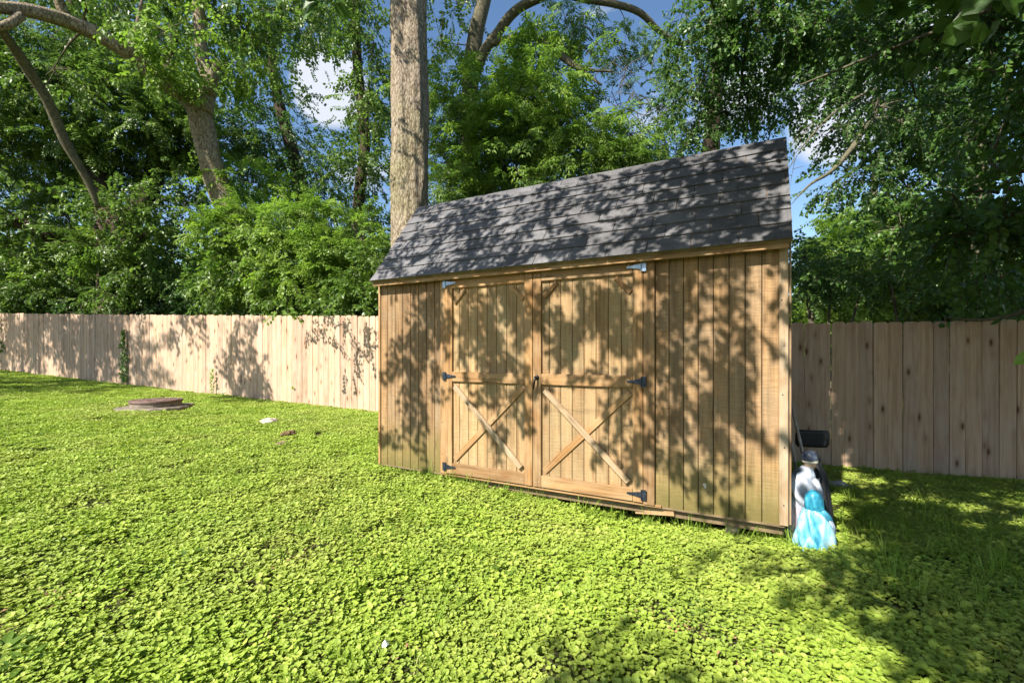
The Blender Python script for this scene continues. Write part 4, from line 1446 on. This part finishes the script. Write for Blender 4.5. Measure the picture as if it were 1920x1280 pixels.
def board(name, X, Z, w, h, mat, y=-.01, t_=.02, parent=shed, bev=.003, horiz=False, rot=0.0, label=None):
    """a board on the front wall; (X,Z) = its lower left corner in shed coordinates"""
    if horiz:
        me = board_mesh(h, t_, w, mat, bev)
        o_ = add(name, me, parent, (X, y, Z + h / 2), (0, math.pi / 2, 0))
    else:
        me = board_mesh(w, t_, h, mat, bev)
        o_ = add(name, me, parent, (X + w / 2, y, Z), (0, 0, 0))
    if label: o_['label'] = label
    return o_


def diag(name, a, b_, w, mat, y, t_, parent, bev=.003):
    """a board from point a=(X,Z) to b"""
    v_ = Vector((b_[0] - a[0], 0, b_[1] - a[1]))
    me = board_mesh(w, t_, v_.length, mat, bev)
    return add(name, me, parent, (a[0], y, a[1]), (0, math.atan2(v_.x, v_.z), 0))


# dark core behind the boards so no light leaks through the grooves
core = Geo()
core.box(.01, SHW - .01, .012, DEP - .02, .12, TOPW - .02)
add('wall', core.mesh('wall', M['dark_under']), shed)
# front siding boards, 4 inch grooves
gw_ = .1005
xx = .015
while xx < .845 - .001:
    w_ = min(gw_, .845 - xx)
    board('siding_board', xx, SZ + rnd.uniform(-.002, .002), w_ - .0045, TOPW - SZ, M['siding'], 0, .022, bev=.003)
    xx += gw_
xx = 2.785
while xx < SHW - .05:
    w_ = min(gw_, SHW - .05 - xx)
    board('siding_board', xx, SZ + rnd.uniform(-.002, .002), w_ - .0045, TOPW - SZ, M['siding'], 0, .022, bev=.003)
    xx += gw_
# bottom edge strips and floor frame
board('floor_joist', .02, SZ - .012, SHW - .04, .016, M['dark_under'], .012, .05, horiz=True)
board('skirt_board', .03, SZ - .075, SHW - .06, .062, M['dark_under'], .05, .04, horiz=True)
board('door_sill', .80, SZ - .005, 2.03, .022, M['trim'], -.012, .03, horiz=True)
# trim
board('corner_board', SHW - .052, SZ + .006, .052, TOPW - SZ - .01, M['gray_trim'], -.013, .024)
board('corner_board', -.004, SZ + .006, .028, TOPW - SZ - .01, M['trim'], -.013, .024)
board('door_post', .800, SZ + .01, .066, 1.855, M['trim'], -.024, .026)
board('door_post', 2.700, SZ + .01, .083, 1.855, M['trim'], -.024, .026)
board('door_header', .77, 1.970, 2.07, .085, M['trim'], -.030, .040, horiz=True)
# side and back walls of vertical boards
yy = .03
while yy < DEP - .02:
    for X, nm in ((SHW - .004, 'right'), (.004, 'left')):
        rise = min(yy + .13, DEP - yy + .13) * RISE / RUN
        hh = min(TOPW - SZ + .9 * 1.0, EAVE_Z + min(rise, .90) - SZ - .04)
        me = board_mesh(.096, .016, hh, M['siding'], .003)
        add('siding_board', me, shed, (X, yy + .05, SZ), (0, 0, math.pi / 2))
    yy += .1016
xx = .01
while xx < SHW - .05:
    me = board_mesh(.098, .016, TOPW - SZ, M['siding'], .003)
    add('siding_board', me, shed, (xx + .05, DEP, SZ), (0, 0, 0))
    xx += .1016
# edge of the right side, facing forward
board('rake_trim', SHW + .006, SZ + .01, .012, TOPW - SZ - .02, M['gray_trim'], .012, .03)

NAIL = disc_mesh('nail_head', .0045, 0, .0025, M['iron'], 8, bev=.0005)
for X in (.833, 2.742, SHW - .026, .012):
    z = .22 + rnd.random() * .1
    while z < 1.9:
        add('nail_head', NAIL, shed, (X + rnd.uniform(-.012, .012) * (X > .1), -.0372 if .5 < X < 3 else -.0252, z), (math.pi / 2, 0, 0))
        z += rnd.uniform(.28, .42)
# ---- doors
D_Z0, D_Z1 = .122, 1.960


def screw(parent, X, Z, y):
    me = SCREW
    add('nail_head', me, parent, (X, y, Z), (math.pi / 2, 0, 0))


SCREW = disc_mesh('nail_head', .004, 0, .002, M['nail'], 8, bev=.0005)


def hinge(parent, X, Z, direction, mat):
    """strap hinge: plate on the post, tapering strap on the door; direction +1 points right"""
    s_ = direction
    V = [(-.020 * s_, 0, -.045), (.020 * s_, 0, -.045), (.020 * s_, 0, .045), (-.020 * s_, 0, .045)]
    prof = [(.022, -.026), (.10, -.012), (.145, -.008), (.152, 0), (.145, .008), (.10, .012), (.022, .026)]
    Vv = []
    for y in (-.004, 0):
        Vv += [(x_, y, z_) for x_, _, z_ in V]
    Fc = [(0, 1, 2, 3), (7, 6, 5, 4), (0, 4, 5, 1), (1, 5, 6, 2), (2, 6, 7, 3), (3, 7, 4, 0)]
    b0 = len(Vv)
    for y in (-.0045, .001):
        Vv += [(x_ * s_, y, z_) for x_, z_ in prof]
    n = len(prof)
    Fc.append(tuple(b0 + i for i in range(n)))
    Fc.append(tuple(b0 + n + i for i in reversed(range(n))))
    for i in range(n):
        j = (i + 1) % n
        Fc.append((b0 + i, b0 + n + i, b0 + n + j, b0 + j))
    g_ = Geo()
    g_.v = [Vector(v_) for v_ in Vv]
    g_.f = Fc
    g_.tube([Vector((.021 * s_, -.006, -.045)), Vector((.021 * s_, -.006, .045))], [.006, .006], 8)
    for (x_, z_) in ((.05, 0), (.09, 0), (.13, 0), (-.005, .03), (-.005, -.03)):
        g_.tube([Vector((x_ * s_, -.004, z_)), Vector((x_ * s_, -.008, z_))], [.004, .003], 6)
    add('hinge', g_.mesh('hinge', mat), parent, (X, -.050, Z), scale=(.86, 1, .86))


def door(X0, X1, hinge_side, label):
    dr = bpy.data.objects.new('door', None)
    dr.empty_display_size = .1
    link(dr, shed)
    dr['label'] = label
    sl = .075                     # stile width
    Y0 = -.012
    # planks
    x = X0 + sl * .6
    while x < X1 - sl * .6:
        w_ = min(gw_, X1 - sl * .6 - x)
        board('plank', x, D_Z0 + .01, w_ - .0035, D_Z1 - D_Z0 - .02, M['door_wood'], Y0, .018, dr, .003)
        x += gw_
    sy = -.034
    board('stile', X0, D_Z0, sl, D_Z1 - D_Z0, M['trim'], sy, .022, dr)
    board('stile', X1 - sl, D_Z0, sl, D_Z1 - D_Z0, M['trim'], sy, .022, dr)
    a, b_ = X0 + sl + .002, X1 - sl - .002
    board('rail', a, D_Z1 - .105, b_ - a, .104, M['trim'], sy, .022, dr, horiz=True)
    board('rail', a, .985, b_ - a, .092, M['trim'], sy, .022, dr, horiz=True)
    board('rail', a, D_Z0 + .002, b_ - a, .098, M['trim'], sy, .022, dr, horiz=True)
    z0, z1 = D_Z0 + .108, .978
    diag('brace', (a + .030, z1 - .036), (b_ - .030, z0 + .036), .048, M['gray_trim'], sy - .010, .021, dr)
    cx, cz = (a + b_) / 2, (z0 + z1) / 2
    v_ = Vector((b_ - a - .044, z1 - z0 - .056))
    diag('brace', (a + .022, z0 + .028), (b_ - .022, z1 - .028), .052, M['trim'], sy + .0085, .020, dr)
    # corner braces under the top rail
    zt = D_Z1 - .108
    for s_, xx_ in ((1, a), (-1, b_)):
        diag('corner_brace', (xx_ + .016 * s_, zt - .135), (xx_ + .135 * s_, zt - .016), .038, M['trim'], sy + .006, .018, dr)
    for z_ in (D_Z1 - .05, 1.03, D_Z0 + .05):
        for x_ in (X0 + .02, X0 + .055, X1 - .02, X1 - .055, a + .03, b_ - .03):
            screw(dr, x_, z_ + rnd.uniform(-.015, .015), sy - .011)
    hx = X0 - .010 if hinge_side < 0 else X1 + .010
    for z_, mt in ((D_Z1 - .055, 'zinc'), (1.035, 'iron'), (.185, 'iron')):
        hinge(dr, hx, z_, -hinge_side, M[mt])
    return dr


dl_ = door(.868, 1.776, -1, 'left door leaf with crossed braces and no handle')
dr_ = door(1.782, 2.698, 1, 'right door leaf with crossed braces and black handle')
hd = Geo()
hx = 1.822
hd.tube([Vector((hx, -.046, 1.045)), Vector((hx, -.058, 1.045))], [.020, .018], 14)
hd.tube([Vector((hx, -.055, 1.045)), Vector((hx, -.085, 1.045))], [.010, .010], 10)
hd.tube([Vector((hx, -.085, 1.055)), Vector((hx - .004, -.088, 1.02)), Vector((hx - .010, -.09, .975)), Vector((hx - .014, -.09, .945))], [.011, .010, .009, .006], 8)
add('handle', hd.mesh('handle', M['handle'], True), dr_)

# ---- roof
roof = bpy.data.objects.new('roof', None)
link(roof, shed)
sl_len = math.hypot(RUN, RISE)
ang = math.atan2(RISE, RUN)
RX0, RX1 = -.005, SHW + .022
deck = Geo()
# deck body: gambrel shell with thickness
prof = [(EAVE_Y, EAVE_Z), (EAVE_Y + RUN, EAVE_Z + RISE), (DEP / 2, EAVE_Z + RISE + .10), (DEP - EAVE_Y - RUN, EAVE_Z + RISE), (DEP - EAVE_Y, EAVE_Z)]
th_ = .022
nb = len(prof)
for X in (RX0 + .004, RX1 - .004):
    for (y, z) in prof: deck.v.append(Vector((X, y, z)))
    for (y, z) in prof: deck.v.append(Vector((X, y + (.02 if y < DEP / 2 else (-.02 if y > DEP / 2 else 0)), z - th_)))
m2 = 2 * nb
for i in range(nb - 1):
    deck.f += [(i, m2 + i, m2 + i + 1, i + 1), (nb + i, nb + i + 1, m2 + nb + i + 1, m2 + nb + i), (i, i + 1, nb + i + 1, nb + i), (m2 + i, m2 + nb + i, m2 + nb + i + 1, m2 + i + 1)]
deck.f += [(0, nb, m2 + nb, m2), (nb - 1, m2 + nb - 1, m2 + 2 * nb - 1, 2 * nb - 1)]
add('roof_deck', deck.mesh('roof_deck', M['dark_under']), roof)
COURSES = 8
EXP = sl_len / COURSES
tabw = .305
TABM = {}


def shingle_obj(x0, x1, s0, s1, lift0, frame):
    """frame: (origin y, origin z, dy, dz, ny, nz)"""
    key = round(x1 - x0, 3)
    L_ = s1 - s0
    oy, oz, dy, dz, ny, nz_ = frame
    V = []
    w_ = x1 - x0
    n = 3
    # a slightly uneven tab: lower edge sags a little
    sd = rnd.uniform(0, 99)
    for k in range(n + 1):
        xk = k / n * w_
        j = .0025 * mnoise.noise(Vector((sd, k * 1.3, 0)))
        V.append((xk, -j, lift0 + .003 * rnd.random()))
        V.append((xk, L_ + .03, .0015))
        V.append((xk, -j, lift0 - .007))
    Fc = []
    for k in range(n):
        a = k * 3
        b_ = a + 3
        Fc.append((a, b_, b_ + 1, a + 1))
        Fc.append((a + 2, b_ + 2, b_, a))
    Fc.append((0, 1, 2))
    Fc.append((n * 3, n * 3 + 2, n * 3 + 1))
    me = mesh_from('shingle', V, Fc, M['shingle'])
    o_ = add('shingle', me, roof, (x0, oy + dy * s0, oz + dz * s0))
    o_.rotation_euler = (math.atan2(dz, dy), 0, 0)
    return o_


fr = (EAVE_Y, EAVE_Z, math.cos(ang), math.sin(ang), -math.sin(ang), math.cos(ang))
for c_ in range(COURSES):
    s0 = c_ * EXP - (.012 if c_ == 0 else 0)
    s1 = min(sl_len, (c_ + 1) * EXP)
    off = (c_ * .147 + (0.04 if c_ % 3 == 1 else 0)) % tabw
    x = RX0 - off
    while x < RX1:
        a, b_ = max(RX0, x), min(RX1, x + tabw)
        if b_ - a > .02:
            shingle_obj(a + .003, b_ - .003, s0, s1, .014, fr)
        x += tabw
# top slopes and back slope as single sheets of shingle (out of sight from the front)
for i, (p0, p1) in enumerate(zip(prof[1:], prof[2:])):
    v_ = Vector((p1[0] - p0[0], p1[1] - p0[1]))
    n_ = Vector((-v_.y, v_.x)).normalized() * .006
    V = [(RX0, p0[0] + n_.x, p0[1] + n_.y), (RX1, p0[0] + n_.x, p0[1] + n_.y), (RX1, p1[0] + n_.x, p1[1] + n_.y), (RX0, p1[0] + n_.x, p1[1] + n_.y)]
    add('shingle_sheet', mesh_from('shingle_sheet', V, [(0, 1, 2, 3)], M['shingle']), roof)
# bent cap along the front knuckle
xk = RX0
while xk < RX1 - .02:
    x2 = min(RX1, xk + .30)
    y0, z0 = EAVE_Y + RUN, EAVE_Z + RISE
    V = []
    for X in (xk + .002, x2 - .002):
        V += [(X, y0 - .075 * math.cos(ang) - .010, z0 - .075 * math.sin(ang) + .006), (X, y0 - .006, z0 + .012), (X, y0 + .07, z0 + .026), (X, y0 - .075 * math.cos(ang), z0 - .075 * math.sin(ang)), (X, y0, z0), (X, y0 + .07, z0 + .012)]
    Fc = [(0, 6, 7, 1), (1, 7, 8, 2), (0, 3, 9, 6), (0, 1, 4, 3), (1, 2, 5, 4), (6, 9, 10, 7), (7, 10, 11, 8), (2, 8, 11, 5)]
    add('ridge_cap', mesh_from('ridge_cap', V, Fc, M['shingle']), roof)
    xk = x2
# soffit / fascia
board('fascia', 0.0, EAVE_Z - .055, SHW, .05, M['trim'], EAVE_Y + .035, .018, roof, horiz=True)

# supports
for X, y in ((3.30, .10), (1.85, .12), (.3, .12), (3.3, 2.1), (.3, 2.1)):
    wp_ = SH0 + RVEC * X + BVEC * y
    zb = gz(wp_.x, wp_.y) - .05
    me = board_mesh(.085, .085, SZ - .078 - zb + .03, M['block'], .004)
    add('support_post', me, shed, (X, y, zb))
# loose plank end sticking out beneath
pl = add('loose_plank', board_mesh(.07, .02, .30, M['trim'], .002), None, SH0 + RVEC * 2.62 + BVEC * .05 + Vector((0, 0, -.062)))
pl.rotation_euler = (0, math.radians(82), math.radians(-36))
tag(pl, 'short loose plank lying under shed edge below the right door', 'plank')
# paint chip on siding
V = [(0, 0, 0), (.012, 0, -.018), (.020, 0, -.002), (.014, 0, .018), (.002, 0, .022), (-.006, 0, .010)]
add('paint_smear', mesh_from('paint_smear', V + [(a, .002, c) for a, _, c in V], [(0, 1, 2, 3, 4, 5), (11, 10, 9, 8, 7, 6)] + [(i, 6 + i, 6 + (i + 1) % 6, (i + 1) % 6) for i in range(6)], simple_mat('smear_white', (.5, .46, .4), .8)), shed, (3.12, -.0135, .30))

# ------------------------------------------------------------------ things leaning beside the shed
def ring_body(name, rings, mat, parent, nseg=36, folds=0, amp=0.0, seed=0, twist=0.0, lean=None, cap=True):
    """rings: (x, y, z, rx, ry, fold strength)"""
    sp = spline(rings, len(rings) * 6)
    V, Fc = [], []
    for i, q in enumerate(sp):
        x_, y_, z_, rx, ry, fs = q
        for k in range(nseg):
            th = 2 * math.pi * k / nseg
            ph = th * folds + twist * i / len(sp) * 3 + seed + 1.3 * mnoise.noise(Vector((math.cos(th) * 1.3, math.sin(th) * 1.3, z_ * 4 + seed)))
            w_ = math.cos(ph)
            w_ = math.copysign(abs(w_) ** .7, w_)
            m_ = 1 + fs * amp * 2.1 * w_
            V.append((x_ + math.cos(th) * max(.001, rx) * m_, y_ + math.sin(th) * max(.001, ry) * m_, z_))
    n = len(sp)
    for i in range(n - 1):
        for k in range(nseg):
            k2 = (k + 1) % nseg
            Fc.append((i * nseg + k, i * nseg + k2, (i + 1) * nseg + k2, (i + 1) * nseg + k))
    Fc.append(tuple(reversed(range(nseg))))
    Fc.append(tuple((n - 1) * nseg + k for k in range(nseg)))
    return add(name, mesh_from(name, V, Fc, mat, True), parent)


def pt(px, d, dz=0):
    x_ = (px - 960) / F * d
    return (x_, d, gz(x_, d) + dz)


# standing figure: lilac robe, white shawl, slate cap
f1 = empty('plastic_figure', pt(1505, 3.16), math.radians(8))
tag(f1, 'tall plastic yard figure in white shawl and lilac robe against the shed corner', 'statue', None)
ring_body('robe', [(0, 0, 0, .115, .10, 1), (0, 0, .05, .115, .10, 1), (-.005, 0, .15, .095, .085, 1), (-.01, 0, .27, .075, .07, .7), (-.01, 0, .33, .07, .065, .3)], M['lilac_paint'], f1, 48, 9, .09, 1, 1.5)
ring_body('shawl', [(0, .0, .26, .070, .066, .2), (-.002, 0, .275, .088, .082, .8), (-.008, 0, .33, .095, .086, 1), (-.012, 0, .40, .092, .080, 1), (-.008, .0, .46, .080, .070, .8), (.018, .005, .505, .056, .050, .3), (.040, .008, .535, .03, .03, 0)], M['white_paint'], f1, 48, 4, .07, 4, 5)
ring_body('arm', [(.055, -.045, .30, .018, .018, 0), (.070, -.052, .32, .030, .032, 0), (.070, -.045, .38, .036, .036, .5), (.055, -.03, .44, .034, .034, .5), (.04, -.02, .475, .016, .016, 0)], M['white_paint'], f1, 24, 3, .08, 2, 2)
hdm = ring_body('head', [(0.053, 0, .50, .020, .020, 0), (0.055, 0, .52, .026, .027, 0), (0.057, 0, .55, .040, .038, 0), (0.057, 0, .59, .042, .04, 0), (0.055, 0, .625, .024, .024, 0), (0.055, 0, .632, .006, .006, 0)], M['skin_paint'], f1, 24)
ring_body('cap', [(0.053, .0, .575, .047, .046, 0), (0.051, .0, .59, .050, .048, .3), (0.049, .0, .615, .044, .043, .4), (0.049, 0, .638, .026, .026, .2), (0.049, 0, .645, .006, .006, 0)], M['slate_paint'], f1, 32, 7, .04, 2, 4)
ring_body('headband', [(0.055, -.001, .562, .047, .0445, 0), (0.055, -.001, .566, .0495, .0465, 0), (0.055, -.001, .577, .0495, .0465, 0), (0.055, -.001, .581, .047, .0445, 0)], M['cream_paint'], f1, 32)

# dark cloaked figure behind
f2 = empty('plastic_figure', pt(1533, 3.34), math.radians(10))
tag(f2, 'black cloaked plastic yard figure standing behind the blue one', 'statue', None)
ring_body('cloak', [(0, 0, 0, .10, .09, 1), (0, 0, .1, .092, .082, 1), (-.006, 0, .3, .078, .07, .9), (-.015, 0, .45, .066, .058, .7), (-.028, 0, .54, .045, .042, .4), (-.034, 0, .575, .028, .028, .2)], M['black_plastic'], f2, 48, 7, .10, 2, 2)
ring_body('hood', [(-.036, 0, .545, .03, .03, 0), (-.037, 0, .57, .044, .042, .4), (-.038, 0, .605, .042, .042, .4), (-.036, 0, .64, .022, .024, .1), (-.036, 0, .648, .005, .005, 0)], M['black_plastic'], f2, 32, 5, .05, 2, 2)
ring_body('clasp', [(-.055, -.062, .43, .006, .005, 0), (-.055, -.064, .435, .009, .007, 0), (-.055, -.064, .452, .009, .007, 0), (-.055, -.062, .457, .005, .004, 0)], M['cream_paint'], f2, 12)

# kneeling blue figure in front
f3 = empty('plastic_figure', pt(1525, 3.0), math.radians(-10))
tag(f3, 'small kneeling plastic yard figure in pale blue hooded cloak by the shed corner', 'statue', None)
ring_body('cloak', [(.0, 0, -.03, .108, .10, 1), (.0, 0, .02, .108, .10, 1), (.008, 0, .10, .104, .094, 1), (.014, 0, .19, .090, .08, 1), (.012, 0, .25, .072, .065, .6), (.004, 0, .295, .048, .045, .2)], M['blue_paint'], f3, 64, 6, .075, 5, 4.5)
ring_body('hood', [(.008, 0, .250, .044, .042, 0), (.006, 0, .275, .058, .054, .6), (.002, .0, .33, .055, .053, .6), (-.002, 0, .375, .040, .040, .3), (-.002, 0, .398, .014, .014, 0)], M['blue_hood'], f3, 40, 6, .035, 3, 2)
ring_body('sleeve', [(.095, .0, .10, .012, .012, 0), (.10, -.005, .125, .028, .028, .4), (.095, -.01, .165, .030, .030, .4), (.072, -.01, .215, .026, .026, .3), (.055, -.008, .235, .010, .010, 0)], M['white_paint'], f3, 24, 4, .07, 3, 2)
ring_body('train', [(-.055, -.06, -.01, .085, .055, 1), (-.055, -.06, .01, .080, .052, 1), (-.035, -.055, .07, .052, .038, 1), (-.01, -.05, .13, .020, .018, .3)], M['blue_paint'], f3, 40, 5, .12, 2, 2)


def tool_pole(name, label, a, b_, r_, mat, extra=None):
    root = empty(name, a)
    tag(root, label, 'garden tool')
    g_ = Geo()
    a, b_ = Vector(a), Vector(b_)
    g_.tube([Vector((0, 0, 0)), (b_ - a) * .5 + Vector((0, 0, .004)), b_ - a], [r_, r_ * 1.05, r_ * .9], 10)
    add('shaft', g_.mesh('shaft', mat, True), root)
    return root, b_ - a


p_a = Vector(P(1482, 735, 4.1))
p_b = Vector(P(1512, 860, 3.7))
p_b.z = p_b.z
r1, dv = tool_pole('snow_shovel', 'black bladed snow shovel leaning against the shed beside the figures', P(1514, 880, 4.0), P(1476, 715, 4.25), .012, M['pole_red'])
# blade
V, Fc = [], []
bw, bh = .135, .155
nx_, nz_ = 10, 6
for side in (0, 1):
    for j in range(nz_ + 1):
        for i in range(nx_ + 1):
            u, v2 = i / nx_ * 2 - 1, j / nz_
            z_ = .02 - bh * .5 + v2 * bh
            cut = .86 + .14 * math.sqrt(max(0, 1 - abs(v2 * 2 - 1) ** 4))
            V.append((u * bw * cut, -.008 * (1 - u * u) + .01 + .002 * (v2 - .5) ** 2 * 4 + side * .004, z_))
nn = (nx_ + 1) * (nz_ + 1)
for j in range(nz_):
    for i in range(nx_):
        a = j * (nx_ + 1) + i
        Fc.append((a, a + 1, a + nx_ + 2, a + nx_ + 1))
        Fc.append((nn + a, nn + a + nx_ + 1, nn + a + nx_ + 2, nn + a + 1))
edge = [i for i in range(nx_ + 1)] + [j * (nx_ + 1) + nx_ for j in range(1, nz_ + 1)] + [nz_ * (nx_ + 1) + i for i in reversed(range(nx_))] + [j * (nx_ + 1) for j in reversed(range(1, nz_))]
for a, b_ in zip(edge, edge[1:] + edge[:1]):
    Fc.append((a, nn + a, nn + b_, b_))
add('blade', mesh_from('blade', V, Fc, M['black_plastic'], True), r1, (.045, 0.0, .30), (math.radians(6), 0, math.radians(-12)))
r1.location.z -= .05

rk, dv = tool_pole('garden_rake', 'tool with pale worn wooden handle leaning by the shed wall', P(1518, 905, 3.65), P(1480, 742, 3.95), .011, M['pole_gray'])
g_ = Geo()
g_.tube([Vector((-.12, 0, 0)), Vector((.12, 0, 0))], [.007, .007], 6)
for i in range(9):
    g_.tube([Vector((-.12 + .03 * i, 0, 0)), Vector((-.12 + .03 * i, -.03, -.05))], [.004, .003], 5)
add('head', g_.mesh('head', M['iron']), rk, (0, 0, -.02))
rk2, dv = tool_pole('garden_hoe', 'tool with short whitish handle tucked tight behind the shed corner', P(1494, 890, 3.5), P(1479, 800, 3.62), .010, M['pole_gray'])
g_ = Geo()
g_.box(-.07, .07, -.004, .004, -.09, 0)
add('head', g_.mesh('head', M['iron']), rk2, (0, 0, -.0))
# pale rag on the ground behind
rock('crumpled_sheet', 'crumpled pale grey plastic sheet on the ground by the right fence', 'sheet', (*P(1575, 880, 4.75).xy, gz(3.4, 4.75) + .03), (.14, .07, .035), simple_mat('grey_sheet', (.30, .31, .32), .6), 2.4, .8)

# fresh leaf at the right edge, on a twig of its own
lg = Geo()
lg.tube([Vector((.14, 0, .05)), Vector((.05, 0, .02)), Vector((0, 0, 0))], [.003, .002, .0015], 5)
add_leaf(lg.v, lg.f, Vector((.03, 0, .01)), Vector((-1, -.2, -.5)), Vector((-.2, -1, .5)), .085, .05, 'ovate', .2)
add_leaf(lg.v, lg.f, Vector((.06, 0, .02)), Vector((-.3, -.3, 1)), Vector((-.2, -1, .2)), .07, .045, 'ovate', .2)
o = add('leafy_sprig', lg.mesh('leafy_sprig', M['leaf_bright']), None, P(1918, 668, 1.9))
tag(o, 'bright green leafy sprig poking in at right edge before the fence', 'twig')
